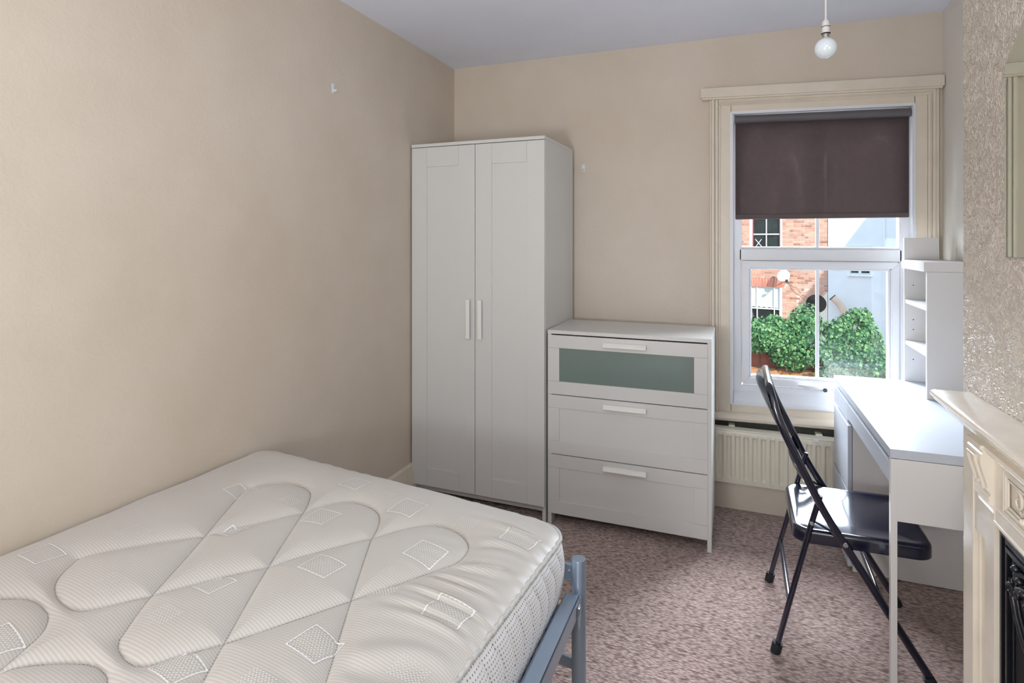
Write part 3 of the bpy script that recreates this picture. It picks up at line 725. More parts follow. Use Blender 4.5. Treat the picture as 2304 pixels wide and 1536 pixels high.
for j in range(nv+1):
    v = j/nv
    for i in range(nO+1):
        k = i % nO; s, t = OL[k]; zt = float(zbase(s, t)); a, c = tp[k], bp_[k]
        x = a[0]*(1-v)+c[0]*v; y = a[1]*(1-v)+c[1]*v
        p_, q_ = tp[(k-2) % nO], tp[(k+2) % nO]; tx, ty = q_[0]-p_[0], q_[1]-p_[1]; L = math.hypot(tx, ty); nx_, ny_ = -ty/L, tx/L
        # outward = away from centre
        if (a[0]-ctr[0])*nx_+(a[1]-ctr[1])*ny_ < 0: nx_, ny_ = -nx_, -ny_
        sw = .016*math.sin(PI*min(1, v*1.02))
        # curved vertical quilting seams
        ph = (per[i]+.050*math.sin(PI*(v*.9+.05))*1.0)/.052
        f = abs(ph-round(ph)); puff = .0055*(1-math.exp(-f*9))*min(1, v*9, (1-v)*9)
        if x < .05: sw = 0; puff = 0
        x += nx_*(sw+puff); y += ny_*(sw+puff)
        verts.append((max(x, .006)-off[0], y-off[1], zt*(1-v)+zb*v-off[2])); uvs.append((per[i], v*.2))
faces = []
for j in range(nv):
    for i in range(nO):
        a = j*(nO+1)+i; faces.append((a, a+nO+1, a+nO+2, a+1))
me = bpy.data.meshes.new('border'); me.from_pydata(verts, [], faces); uvl = me.uv_layers.new(name='UVMap')
for l in me.loops: uvl.data[l.index].uv = uvs[l.vertex_index]
me.update()
link('dotted_border', me, M['m_side'], mt, angle=180)
for nm, zz, src in (('top_piping', None, tp), ('bottom_piping', zb+.004, bp_)):
    pts = []
    for k in range(nO):
        s, t = OL[k]; x, y = src[k]
        z = (float(zbase(s, t))+.003+.0015*math.sin(k*.9)+.001*math.sin(k*.37)) if zz is None else zz
        pts.append((max(x+.001, .012), y, z))
    b = MB(); b.tube(pts, .0058, 8, closed=True); b.build(nm, M['piping'], mt, angle=180)
# underside
b = MB(); b.bm.faces.new([b.bm.verts.new((bp_[k][0], bp_[k][1], zb)) for k in range(0, nO, 4)]); b.build('underside', M['m_side'], mt, smooth=False)
# quilting thread dashes
b = MB()
for c in CUR[:7]:
    acc = 0; L_ = 0
    dd = np.hypot(*(c[1:]-c[:-1]).T)
    tot = dd.sum(); cum = np.concatenate([[0], np.cumsum(dd)])
    q = 0
    while q < tot-.006:
        x0, y0 = np.interp(q, cum, c[:, 0]), np.interp(q, cum, c[:, 1]); x1, y1 = np.interp(q+.0045, cum, c[:, 0]), np.interp(q+.0045, cum, c[:, 1])
        if -2.75 < y0:
            dx, dy = x1-x0, y1-y0; L = math.hypot(dx, dy)+1e-9; ox, oy = -dy/L*.0008, dx/L*.0008
            z0 = z_at(x0, y0)+.0006
            b.bm.faces.new([b.bm.verts.new(v) for v in ((x0-ox, y0-oy, z0), (x1-ox, y1-oy, z0), (x1+ox, y1+oy, z0), (x0+ox, y0+oy, z0))])
        q += .0075
b.build('quilting_stitches', M['thread_dark'], mt, smooth=False)['kind'] = 'stuff'
# embroidered squares
SQ = [(0.795, -1.851, .080, .082, 1), (1.136, -1.879, .067, .086, 1), (0.61, -1.984, .072, .078, 1), (0.957, -2.037, .072, .083, 1), (0.77, -2.176, .068, .085, 1),
      (1.108, -2.213, .067, .087, 1), (0.926, -2.385, .070, .080, 1), (0.441, -2.123, .058, .062, 1), (0.599, -2.313, .064, .064, 1), (0.263, -1.922, .058, .085, 1), (0.744, -2.517, .065, .075, 1),
      (0.56, -1.77, .066, .075, 1), (1.115, -2.545, .068, .086, 1), (.14, -2.38, .065, .08, 1), (.39, -2.60, .065, .08, 1),
      (1.119, -2.038, .060, .072, 0), (0.947, -2.194, .052, .070, 0), (0.231, -2.226, .068, .084, 0), (0.403, -2.40, .068, .084, 0), (0.60, -2.43, .055, .07, 0), (.69, -1.80, .05, .075, 0), (.98, -1.86, .05, .075, 0), (1.12, -2.38, .055, .075, 0), (.46, -1.93, .055, .07, 0), (.90, -2.50, .055, .07, 0)]
for (cx, cy, hh, ww, outl) in SQ:
    b = MB(); ang = R(-8+random.uniform(-4, 3)); ca, sa = math.cos(ang), math.sin(ang)
    def P(u, v, dz=.0013): x = cx+u*ca-v*sa; y = cy+u*sa+v*ca; return (x, y, z_at(x, y)+dz)
    if outl:
        cs = [(-ww/2, -hh/2), (ww/2, -hh/2), (ww/2, hh/2), (-ww/2, hh/2)]
        for k in range(4):
            p, q = cs[k], cs[(k+1) % 4]; m_ = 14
            inn = .0036
            def lerp(t, s_):
                a_ = (p[0]+(q[0]-p[0])*t, p[1]+(q[1]-p[1])*t); f_ = 1-s_*2*inn/ww; g_ = 1-s_*2*inn/hh
                return (a_[0]*f_, a_[1]*g_)
            prev = None
            for i in range(m_+1):
                wob = .75+.25*math.cos(i*PI)
                o_, n_ = b.bm.verts.new(P(*lerp(i/m_, 0))), b.bm.verts.new(P(*lerp(i/m_, wob)))
                if prev: b.bm.faces.new((prev[0], o_, n_, prev[1]))
                prev = (o_, n_)
    nu, nvv = int(ww/.0088), int(hh/.0088)
    for i in range(nu):
        for j in range(nvv*2):
            u = -ww/2+.007+(i+(j % 2)*.5)*(ww-.012)/nu; v = -hh/2+.006+j*(hh-.010)/(nvv*2)
            if abs(u) > ww/2-.004: continue
            r = .0016
            x, y, z = P(u, v)
            b.bm.faces.new([b.bm.verts.new((x+dx, y+dy, z)) for dx, dy in ((-r, 0), (0, -r*.8), (r, 0), (0, r*.8))])
    b.build('embroidered_square', M['thread'], mt, smooth=False, recalc=False)

# ------------------------------------------------------------------ bed frame
bf = thing('bed_frame', 'silver blue metal bed frame under the white mattress', 'bed frame', (.65, -2.6, 0))
posts = [(1.250, -1.738, .545), (.050, -1.535, .545), (1.250, -3.62, .80), (.050, -3.50, .80)]
for x, y, h in posts:
    b = MB(); b.lathe([(0, 0), (.0185, 0), (.0192, .004), (.0192, h-.004), (.0180, h-.0005), (0, h)], c=(x, y, 0), n=28); b.build('post', M['bed'], bf)
def bar(mb, p, q, w, h, bev=.002):
    p, q = Vector(p), Vector(q); d_ = q-p; L = d_.length
    mtx = Matrix.Translation((p+q)/2) @ d_.to_track_quat('Y', 'Z').to_matrix().to_4x4()
    mb.box(-w/2, w/2, -L/2, L/2, -h/2, h/2, bev=bev, mtx=mtx)
b = MB(); bar(b, (.066, -1.528, .493), (1.236, -1.722, .493), .012, .044); b.build('foot_rail', M['bed'], bf)
b = MB(); bar(b, (.066, -1.528, .25), (1.236, -1.722, .25), .012, .03); b.build('foot_rail', M['bed'], bf)
b = MB(); bar(b, (.066, -3.505, .75), (1.236, -3.615, .75), .012, .03); b.build('head_rail', M['bed'], bf)
for sx, yy0, yy1 in ((1.250, -3.60, -1.775), (.050, -3.48, -1.57)):
    sg = 1 if sx > .6 else -1
    b = MB()
    if sg > 0:
        b.box(sx-.026, sx+.012, yy0, yy1, .466, .4695, bev=.001); b.box(sx+.0085, sx+.012, yy0, yy1, .424, .4695, bev=.001); b.box(sx-.026, sx-.0235, yy0, yy1, .438, .4695, bev=.0008)
        b.box(sx-.0235, sx+.009, yy0, yy0+.002, .424, .468)
    else:
        b.box(sx-.012, sx-.004, yy0, yy1, .37, .412, bev=.001)
    b.build('side_rail', M['bed'], bf)
b = MB(); b.box(1.196, 1.223, -3.60, -1.785, .436, .4385); 
b.build('slat_ledge', M['bed_dark'], bf)
b = MB(); b.tube([(1.2115, -3.60, .4435), (1.2115, -1.79, .4435)], .0022, 8); b.build('ledge_ridge', M['bed'], bf)
for k in range(12):
    b = MB(); b.lathe([(0, 0), (.0035, 0), (.003, .0015), (0, .002)], c=(1.204, -1.84-.07*k, .4386), n=10); b.build('ledge_rivet', M['black'], bf)
b = MB(); b.box(1.2625, 1.2655, -1.802, -1.782, .395, .452, bev=.0014); b.build('hook_bracket', M['bed'], bf)
b = MB(); b.lathe([(0, 0), (.0065, 0), (.0062, .003), (.003, .006), (0, .0065)], c=(1.2652, -1.792, .447), n=14, mtx=Matrix.Rotation(R(90), 4, 'Y')); b.tube([(1.268, -1.792, .444), (1.268, -1.795, .430)], .0022, 8); b.build('bolt', M['screw'], bf)
b = MB(); b.box(1.244, 1.262, -1.776, -1.756, .400, .462, bev=.002); b.build('rail_bracket', M['bed'], bf)
b = MB(); b.lathe([(0, 0), (.004, 0), (.0035, .0025), (0, .004)], c=(1.220, -1.7255, .500), n=12, mtx=Matrix.Rotation(R(90), 4, 'X')); b.build('bolt', M['screw'], bf)
for k in range(14):
    y = -1.72-.132*k
    b = MB(); bar(b, (.07, y+.07, .400), (1.190, y-.02, .400), .06, .012, bev=.001); b.build('slat', M['slat'], bf)

# ------------------------------------------------------------------ fireplace
fp = thing('fireplace', 'cream painted cast iron fireplace with black grate insert on the chimney breast', 'fireplace', (2.17, -2.02, 0))
YC = -2.075
def fbox(mb, x0, x1, y0, y1, z0, z1, bev=.003): mb.box(x0, x1, y0, y1, z0, z1, bev=bev)
XS = 2.152
b = MB()   # shelf with moulded nose, profile in (x, z)
prof = [(2.199, 1.001), (2.122, 1.001), (2.114, .998), (2.111, .992), (2.114, .987), (2.119, .985), (2.119, .981), (2.123, .975), (2.130, .972), (2.131, .967), (2.139, .962), (2.145, .955), (2.147, .948), (2.199, .948)]
b.prism(prof, YC-.645, YC+.645, lambda a, bb, h: (a, h, bb)); b.build('mantel_shelf', M['fire'], fp, angle=25, warp=cback)
b = MB()   # bed mould under shelf between corbels
prof = [(2.199, .948), (2.136, .948), (2.134, .942), (2.139, .938), (2.141, .933), (2.147, .930), (2.149, .926), (2.199, .926)]
b.prism(prof, YC-.50, YC+.37, lambda a, bb, h: (a, h, bb)); b.build('shelf_moulding', M['fire'], fp, angle=25, warp=cback)
for sg in (1, -1):
    ya, yb = YC+sg*.535, YC+sg*.360   # outer, inner
    y0, y1 = min(ya, yb), max(ya, yb)
    b = MB()
    # jamb plate with recessed channel
    yo0, yo1 = (y1-.060, y1) if sg > 0 else (y0, y0+.060)
    yi0, yi1 = (y0, y0+.052) if sg > 0 else (y1-.052, y1)
    b.box(XS, 2.1995, yo0, yo1, 0, .95, bev=.002); b.box(XS+.002, 2.1995, yi0, yi1, 0, .95, bev=.002)
    cy0, cy1 = (yi1, yo0) if sg > 0 else (yo1, yi0)
    b.box(XS+.016, 2.1995, cy0-.004, cy1+.004, 0, .95); b.box(XS+.003, 2.1995, cy0-.001, cy1+.001, .725, .949, bev=.001); b.box(XS+.003, 2.1995, cy0-.001, cy1+.001, .001, .16, bev=.002)
    b.tube([(XS+.013, cy0+.006, .17), (XS+.013, cy0+.006, .725)], .004, 8); b.tube([(XS+.013, cy1-.006, .17), (XS+.013, cy1-.006, .725)], .004, 8)
    b.build('jamb', M['fire'], fp, warp=cback)
    # corbel: S-curved bracket; profile (x,z)
    w0, w1 = (y1-.173, y1-.092) if sg > 0 else (y0+.092, y0+.173)
    fx = lambda x: 2.129+(x-2.117)*.6 if x < XS+.009 or x == 2.162 else x
    fz = lambda z: .80+(z-.74)*.722
    b = MB()
    prof = [(XS+.0101, .945), (2.118, .945), (2.117, .934), (2.124, .930), (2.126, .922), (2.121, .918), (2.118, .905), (2.119, .890), (2.126, .868), (2.136, .840), (2.145, .812), (2.150, .800), (2.146, .797), (2.142, .790), (2.147, .785), (2.141, .779), (2.145, .772), (2.152, .768), (2.156, .757), (2.1575, .748), (XS+.0101, .740)]
    b.prism(prof, w0, w1, lambda a, bb, h: (fx(a), h, fz(bb)))
    c_ = b.build('corbel', M['fire'], fp, angle=30)
    b = MB(); b2 = [(.905, 2.116), (.890, 2.117), (.868, 2.124), (.840, 2.134), (.815, 2.142)]
    for yy in (w0+.020, w1-.020): b.tube([(fx(x)-.001, yy, fz(z)) for z, x in b2], .0038, 8)
    b.tube([(fx(2.115)-.001, w0+.020, fz(.905)), (fx(2.115)-.001, w1-.020, fz(.905))], .0038, 8); b.tube([(fx(2.141)-.001, w0+.020, fz(.815)), (fx(2.141)-.001, w1-.020, fz(.815))], .0038, 8)
    b.lathe([(0, -.006), (.005, -.003), (.006, 0), (.005, .003), (0, .006)], c=(fx(2.139), (w0+w1)/2, fz(.824)), n=10); b.build('corbel_moulding', M['fire'], c_, angle=60)
    # firebox edge side frame of the iron insert
# frieze
b = MB(); y0, y1 = YC-.36, YC+.36
b.box(XS+.014, 2.1995, y0-.002, y1+.002, .770, .948)
b.box(XS+.003, 2.1995, y0, y1, .785, .831, bev=.003); b.box(XS+.003, 2.1995, y0, y1, .912, .930, bev=.003)
b.box(XS+.0032, 2.1995, y1-.040, y1-.0004, .829, .914, bev=.001); b.box(XS+.0032, 2.1995, y0+.0004, y0+.040, .829, .914, bev=.001)
b.build('frieze', M['fire'], fp, warp=cback)
b = MB()
for g_, r_ in ((0, .004), (.009, .0026)):
    a0, a1, c0, c1 = y0+.044+g_, y1-.044-g_, .835+g_, .908-g_
    b.tube([(XS+.008, a0, c0), (XS+.008, a1, c0)], r_, 8); b.tube([(XS+.008, a0, c1), (XS+.008, a1, c1)], r_, 8)
    b.tube([(XS+.008, a0, c0), (XS+.008, a0, c1)], r_, 8); b.tube([(XS+.008, a1, c0), (XS+.008, a1, c1)], r_, 8)
b.tube([(XS+.004, y0, .789), (XS+.004, y1, .789)], .005, 8); b.tube([(XS+.003, y0, .822), (XS+.003, y1, .822)], .003, 8)
b.build('panel_moulding', M['fire'], fp, angle=60)
def spiral(cy, cz, r0, turns, a0, sg, x, n=40, k=.8):
    return [(x, cy+sg*(r0*(1-k*i/n))*math.cos(a0+turns*2*PI*i/n), cz+(r0*(1-k*i/n))*math.sin(a0+turns*2*PI*i/n)) for i in range(n+1)]
for sg in (1, -1):
    b = MB(); A = .024
    b.tube(spiral(YC+sg*.268, .872, .022, .95, R(100), sg, XS+.010), [.0036-.002*i/40 for i in range(41)], 8)
    b.tube([(XS+.011, YC+sg*(.19+.07*t), .872+.022*math.sin(t*PI*1.7)) for t in [i/16 for i in range(17)]], [.0025+.0025*math.sin(PI*i/16) for i in range(17)], 8)
    b.tube(spiral(YC+sg*.190, .866, .019, 1.3, R(60), sg, XS+.003), [.0068-.004*i/40 for i in range(41)], 10)
    b.lathe([(0, -.008), (.006, -.005), (.008, 0), (.006, .005), (0, .008)], c=(XS-.001, YC+sg*.214, .852), n=12)
    b.lathe([(0, -.007), (.005, -.004), (.007, 0), (.005, .004), (0, .007)], c=(XS-.001, YC+sg*.172, .848), n=12)
    b.tube([(XS+.004, YC+sg*(.172-.172*i/12), .862+.018*math.sin(PI*i/12)) for i in range(13)], [.009-.002*i/12 for i in range(13)], 10)
    b.build('scroll_ornament', M['fire'], fp, angle=70)
# iron insert
fi = MB()
y0, y1 = YC-.358, YC+.358
XI = 2.172
fi.box(XI, 2.1995, y0, y1, 0, .784)
for o_, w_, t_ in ((.0, .010, .010), (.016, .006, .006), (.028, .008, .010), (.046, .005, .004)):
    fi.box(XI-t_, XI+.002, y1-o_-w_, y1-o_, .0, .779-o_*.9, bev=.0015); fi.box(XI-t_, XI+.002, y0+o_, y0+o_+w_, .0, .779-o_*.9, bev=.0015)
    fi.box(XI-t_-.0005, XI+.002, y0+o_, y1-o_, .769-o_*.9, .779-o_*.9, bev=.0015)
ins = fi.build('iron_insert', M['iron'], fp, warp=cback); ins['label'] = 'black ridged cast iron grate surround'
b = MB(); b.box(XI-.002, XI+.003, y0+.058, y1-.058, .02, .64); b.build('fire_opening', M['dark'], fp)
hy = [(.298, .705), (.292, .668), (.275, .638), (.240, .604), (.19, .575), (.12, .552), (0, .54)]
edge = [(YC+a, z) for a, z in hy]+[(YC-a, z) for a, z in hy[::-1][1:]]
b = MB(); b.prism([(YC+.300, .738)]+edge+[(YC-.300, .738)], XI-.009, XI+.001, lambda a, bb, h: (h, a, bb), bev=.001); hp = b.build('hood_plate', M['iron'], fp)
b = MB(); b.tube([(XI-.010, y_, z_) for y_, z_ in edge], .0055, 10); b.tube([(XI-.011, YC+(y_-YC)*.93, z_+.012) for y_, z_ in edge], .003, 8); b.build('hood_moulding', M['iron'], hp, angle=60)
for sg in (1, -1):
    b = MB()
    b.tube(spiral(YC+sg*.292, .682, .015, 1.2, R(-30), sg, XI-.013), [.005-.0025*i/40 for i in range(41)], 8)
    b.tube(spiral(YC+sg*.268, .690, .012, 1.2, R(140), -sg, XI-.013), [.0045-.0025*i/40 for i in range(41)], 8)
    b.tube([(XI-.013, YC+sg*(.262-.12*t), .700+.020*math.sin(3*t)) for t in [i/12 for i in range(13)]], [.006-.003*i/12 for i in range(13)], 8)
    for k in range(4): b.lathe([(0, -.008), (.007, -.004), (.009, 0), (.006, .005), (0, .008)], c=(XI-.014, YC+sg*(.268-.017*k), .738-.016*k), n=10)
    b.build('iron_scroll', M['iron'], hp, angle=70)
b = MB()
for k in range(11): b.tube([(XI-.012, YC-.20+.04*k, .03), (XI-.012, YC-.20+.04*k, .30)], .006, 8)
b.tube([(XI-.014, YC-.23, .30), (XI-.014, YC+.23, .30)], .008, 8); b.tube([(XI-.014, YC-.23, .04), (XI-.014, YC+.23, .04)], .008, 8)
b.build('grate_bars', M['iron'], fp)['kind'] = 'stuff'

# ------------------------------------------------------------------ mirror on the chimney breast
mr = thing('wall_mirror', 'frameless mirror with clipped top corners hung above the mantel shelf', 'mirror', (2.195, -2.03, 1.35))
pg = [(-1.630, 1.352), (-1.630, 1.776), (-1.742, 1.880), (-2.31, 1.880), (-2.42, 1.776), (-2.42, 1.352)]
b = MB(); b.prism(pg, 2.1955, 2.1995, lambda a, bb, h: (h, a, bb)); b.build('backing', M['mirror_edge'], mr, smooth=False, warp=cwall)
cy_, cz_ = -2.03, 1.61
pg2 = [(cy_+(y-cy_)*.995, cz_+(z-cz_)*.995) for y, z in pg]
b = MB(); b.prism(pg2, 2.1945, 2.196, lambda a, bb, h: (h, a, bb)); b.build('mirror_glass', M['mirror'], mr, smooth=False, warp=cwall)
for y, z in ((-1.85, 1.3515), (-2.2, 1.3515)):
    b = MB(); b.box(2.187, 2.1995, y-.01, y+.01, z-.006, z+.006, bev=.001); b.build('mirror_clip', M['screw'], mr, warp=cwall)

# ------------------------------------------------------------------ pendant bulb
px, py = 1.8495, -1.60
pd = thing('pendant_light', 'bare opal globe bulb hanging from the ceiling on a cord', 'light', (px, py, H))
b = MB(); b.tube([(px, py, H-.02), (px, py, 1.94)], .0026, 10); b.build('cord', M['holder'], pd)
b = MB(); b.lathe([(0, H), (.038, H), (.038, H-.008), (.030, H-.022), (.008, H-.028), (0, H-.028)], c=(px, py, 0)); b.build('ceiling_rose', M['holder'], pd)
hz = lambda z: 1.907+(z-1.9275)*.66
b = MB(); b.lathe([(r_, hz(z_)) for r_, z_ in [(0, 1.985), (.003, 1.985), (.004, 1.980), (.0075, 1.975), (.0088, 1.966), (.0092, 1.952), (.0092, 1.945), (.0092, 1.930), (.0096, 1.925), (0, 1.925)]], c=(px, py, 0)); lh = b.build('lamp_holder', M['holder'], pd, angle=25)
for z in (1.9535, 1.9275):
    b = MB(); b.tube([(px+.0092*math.cos(2*PI*k/24), py+.0092*math.sin(2*PI*k/24), hz(z)) for k in range(24)], .0009 if z > 1.94 else .0018, 6, closed=True); b.build('black_ring', M['black'], lh)
b = MB(); b.lathe([(0, 1.906), (.0078, 1.906), (.0078, 1.896), (0, 1.896)], c=(px, py, 0)); b.build('bulb_cap', M['brass'], lh)
b = MB(); rb = .0262; cz = 1.8705
b.lathe([(0, 1.8975), (.0078, 1.8975)]+[(rb*math.sin(R(a)), cz+rb*math.cos(R(a))) for a in range(22, 180, 6)]+[(0, cz-rb)], c=(px, py, 0), n=40); b.build('bulb', M['bulb'], pd, angle=180)

# ------------------------------------------------------------------ small hooks on the walls
def hook(loc, rz, label):
    t_ = thing('adhesive_hook', label, 'hook', loc)
    t_.rotation_euler = (0, 0, rz)
    b = MB(); b.bm.free(); b.bm = bmesh.new()
    b.box(-.009, .009, -.004, 0, -.022, .022, bev=.0018)
    o = b.build('hook_plate', M['upvc'], None); o.parent = t_
    b = MB(); b.tube([(0, -.003, -.004), (0, -.010, -.013), (0, -.016, -.011), (0, -.017, -.004)], [.004, .004, .0035, .003], 8)
    o = b.build('hook_prong', M['upvc'], None); o.parent = t_
hook((0.0, -1.163, 2.05), R(90), 'small white hook stuck high on the left wall above the bed')
hook((.823, 0.0, 1.80), 0, 'small white hook stuck on the wall just right of the wardrobe')

# ------------------------------------------------------------------ outside
yard = MB().box(-30, 40, .3, 60, -3.4, -3.2).build('ground', M['yard']); yard['kind'] = 'structure'
FP0 = Vector((4.1, 18.1, 0)); fa = R(-11.8)
fm = Matrix.Translation(FP0) @ Matrix.Rotation(fa, 4, 'Z')   # local x = along facade, local -y = towards the room
def facade_thing(name, label, cat):
    t_ = thing(name, label, cat, FP0); t_.rotation_euler = (0, 0, fa); return t_
def lb(b, name, m, parent, **k):   # local build
    o = b.build(name, m, None, **k); o.parent = parent; return o
bh = facade_thing('brick_house', 'red brick house with sash windows across the yard', 'house')
UW = (-2.03, -1.15, 1.13, 2.55); LW = (-2.09, -1.15, -1.75, -.19)
ARC = (-.07, -.69, .30)
b = MB()
xs_ = [-7, UW[0]-.0, UW[1], .26]
b.box(-7, LW[0], 0, .4, -3.2, 6); b.box(UW[1], .26, 0, .4, -3.2, 6)
b.box(LW[0], UW[1], 0, .4, -3.2, LW[2]); b.box(LW[0], UW[1], 0, .4, LW[3], UW[2]); b.box(LW[0], UW[1], 0, .4, UW[3], 6)
b.box(LW[0], UW[0], 0, .4, UW[2], UW[3])
lb(b, 'wall', M['mortar'], bh, smooth=False)
def brick_mesh(w):
    b = MB(); b.box(-w/2, w/2, -.012, .02, -.0325, .0325, bev=.004, seg=1); me = bpy.data.meshes.new('brick'); bmesh.ops.recalc_face_normals(b.bm, faces=b.bm.faces[:]); b.bm.to_mesh(me); b.bm.free(); me.materials.append(M['brick']); return me
bm_s, bm_h = brick_mesh(.213), brick_mesh(.100)
def blocked(x, z, w):
    for (a, c, e, g) in (UW, LW):
        if x+w/2 > a-.0 and x-w/2 < c+.0 and z+.035 > e-.01 and z-.035 < g+.01: return True
    # flat arch of rubbed bricks over the lower window
    if x+w/2 > LW[0]-.18 and x-w/2 < LW[1]+.18 and LW[3]-.02 < z < LW[3]+.30: return True
    if math.hypot(x-ARC[0], z-ARC[1]) < ARC[2]+.20 or (abs(x-ARC[0]) < ARC[2]+.03 and z < ARC[1]): return True
    return False
rest = MB(); cnt = 0
cand = []
row = 0; z = -3.1
while z < 4.2:
    x = .26; k = 0
    while x > -5:
        hd_ = (k+row) % 2 == 0
        w = .100 if hd_ else .213
        cx = x-w/2
        if not blocked(cx, z, w): cand.append((cx, z, hd_, w))
        x -= w+.012; k += 1
    z += .075; row += 1
vis = [c for c in cand if -.75 < c[1] < 2.12 and -2.5 < c[0] and not (1.0 < -9)]
vis.sort(key=lambda c: (c[2], -c[0]))     # stretchers first, the nearest first
vs_ = set(id(c) for c in vis[:300])
for c in cand:
    if id(c) in vs_:
        o = bpy.data.objects.new('brick', bm_h if c[2] else bm_s); COL.objects.link(o); o.parent = bh; o.location = (c[0], 0, c[1])
    else:
        q = .002; rest.box(c[0]-c[3]/2, c[0]+c[3]/2, -.012, .01, c[1]-.0325, c[1]+.0325)
o = lb(rest, 'brickwork', M['brick_i'], bh, smooth=False); o['kind'] = 'stuff'
# flat gauged arch: real voussoirs
for i in range(15):
    t = (i-7)/7; cx = (LW[0]+LW[1])/2+t*.56
    b = MB(); w = .068; sl = t*.10
    b.prism([(cx-w/2, LW[3]-.01), (cx+w/2, LW[3]-.01), (cx+w/2+sl, LW[3]+.28), (cx-w/2+sl, LW[3]+.28)], -.014, .02, lambda a, bb, h: (a, h, bb)); lb(b, 'brick', M['brick_red'], bh, smooth=False)
# round arch with voussoirs and dark opening
b = MB(); b.lathe([(0, 0), (ARC[2], 0), (ARC[2], .3), (0, .3)], c=(ARC[0], -.004, ARC[1]), mtx=Matrix.Rotation(R(-90), 4, 'X'), n=40); o = lb(b, 'round_opening', M['dark'], bh); o['label'] = 'dark round arched opening'
for i in range(22):
    a = PI*(i+.5)/22*1.16-.25
    c, s_ = math.cos(a), math.sin(a); r0, r1 = ARC[2]+.005, ARC[2]+.20; h0 = .5*(PI*1.16/22)*r0*.86; h1 = .5*(PI*1.16/22)*r1*.86
    pts = [(ARC[0]+c*r0-s_*h0, ARC[1]+s_*r0+c*h0), (ARC[0]+c*r0+s_*h0, ARC[1]+s_*r0-c*h0), (ARC[0]+c*r1+s_*h1, ARC[1]+s_*r1-c*h1), (ARC[0]+c*r1-s_*h1, ARC[1]+s_*r1+c*h1)]
    if max(p[0] for p in pts) > .29: continue
    b = MB(); b.prism(pts, -.016, .02, lambda a_, bb, h: (a_, h, bb)); lb(b, 'brick', M['brick'], bh, smooth=False)
# sash windows
def sash(win_, name, curtain, red):
    x0, x1, z0, z1 = win_
    b = MB(); frame_rect(b, x0, x1, z0, z1, .035, .03, .10, bev=.003)
    fr = lb(b, 'window', M['red_paint'] if red else M['white_paint'], bh)
    if red:
        b = MB(); b.box(x0-.09, x0-.005, -.02, .04, z0-.05, z1+.05, bev=.003); w_ = lb(b, 'window_surround', M['white_paint'], fr)
        b = MB(); b.box(x1+.002, x1+.03, -.015, .04, z0-.05, z1+.05, bev=.003); lb(b, 'window_surround', M['white_paint'], fr)
    nz_ = 3; zz = z0
    rail = 1.59 if red else -.95
    b = MB(); b.box(x0+.03, x1-.03, .02, .09, rail-.02, rail+.02)
    for f in ((.5,) if red else (.22, .80)):
        xx = x0+(x1-x0)*f; b.box(xx-.014, xx+.014, .03, .08, z0, z1)
    lb(b, 'sash_bars', M['white_paint'], fr)
    b = MB(); b.box(x0+.03, x1-.03, .085, .10, z0+.02, z1-.02); lb(b, 'pane', M['dark_glass'], fr, smooth=False)
    if curtain:
        b = MB(); n_ = 40
        A = [b.bm.verts.new((x0+.04+(x1-x0-.08)*i/n_, .078+.004*math.sin(i*1.3), z1-.03)) for i in range(n_+1)]; B = [b.bm.verts.new((x0+.04+(x1-x0-.08)*i/n_, .078+.004*math.sin(i*1.3), rail+.04+.012*math.sin(i*.8))) for i in range(n_+1)]
        for i in range(n_): b.bm.faces.new((A[i], A[i+1], B[i+1], B[i]))
        lb(b, 'curtain', M['curtain'], fr)
    b = MB(); b.box(x0-.06, x1+.06, -.06, .05, z0-.06, z0, bev=.005); lb(b, 'window_sill', M['white_paint'], fr)
    return fr
sash(UW, 'window', False, True); sash(LW, 'window', True, False)
b = MB(); b.tube([(-1.95, .075, 1.42), (-1.72, .075, 1.14)], .012, 6); b.tube([(-1.75, .075, 1.42), (-1.95, .075, 1.14)], .012, 6); lb(b, 'drying_rack_bars', M['white_paint'], bh)
# rendered house beside it
wh = facade_thing('rendered_house', 'white rendered house wall right of the brick house', 'house')
SW = (.88, 1.46, .31, 1.18)
b = MB(); b.box(.275, SW[0], -.03, .4, -3.2, 6); b.box(SW[1], 7, -.03, .4, -3.2, 6); b.box(SW[0], SW[1], -.03, .4, -3.2, SW[2]); b.box(SW[0], SW[1], -.03, .4, SW[3], 6)
lb(b, 'wall', M['render'], wh, smooth=False)
b = MB(); frame_rect(b, SW[0], SW[1], SW[2], SW[3], .04, .0, .06, bev=.003); b.box(1.12, 1.20, .01, .05, SW[2], SW[3]); fr = lb(b, 'window', M['dish'], wh)
b = MB(); b.box(SW[0], SW[1], .05, .07, SW[2], SW[3]); lb(b, 'pane', M['dark_glass'], fr, smooth=False)
b = MB(); b.box(SW[0]-.05, SW[1]+.05, -.10, 0, SW[2]-.06, SW[2], bev=.005); lb(b, 'window_sill', M['white_paint'], fr)
b = MB(); b.box(SW[0]-.03, SW[1]+.03, -.07, 0, SW[3], SW[3]+.04, bev=.004); lb(b, 'window_head', M['dish'], fr)
b = MB(); b.tube([(1.80, -.06, -3.1), (1.80, -.06, 5.5)], .035, 12); lb(b, 'downpipe', M['render'], wh)
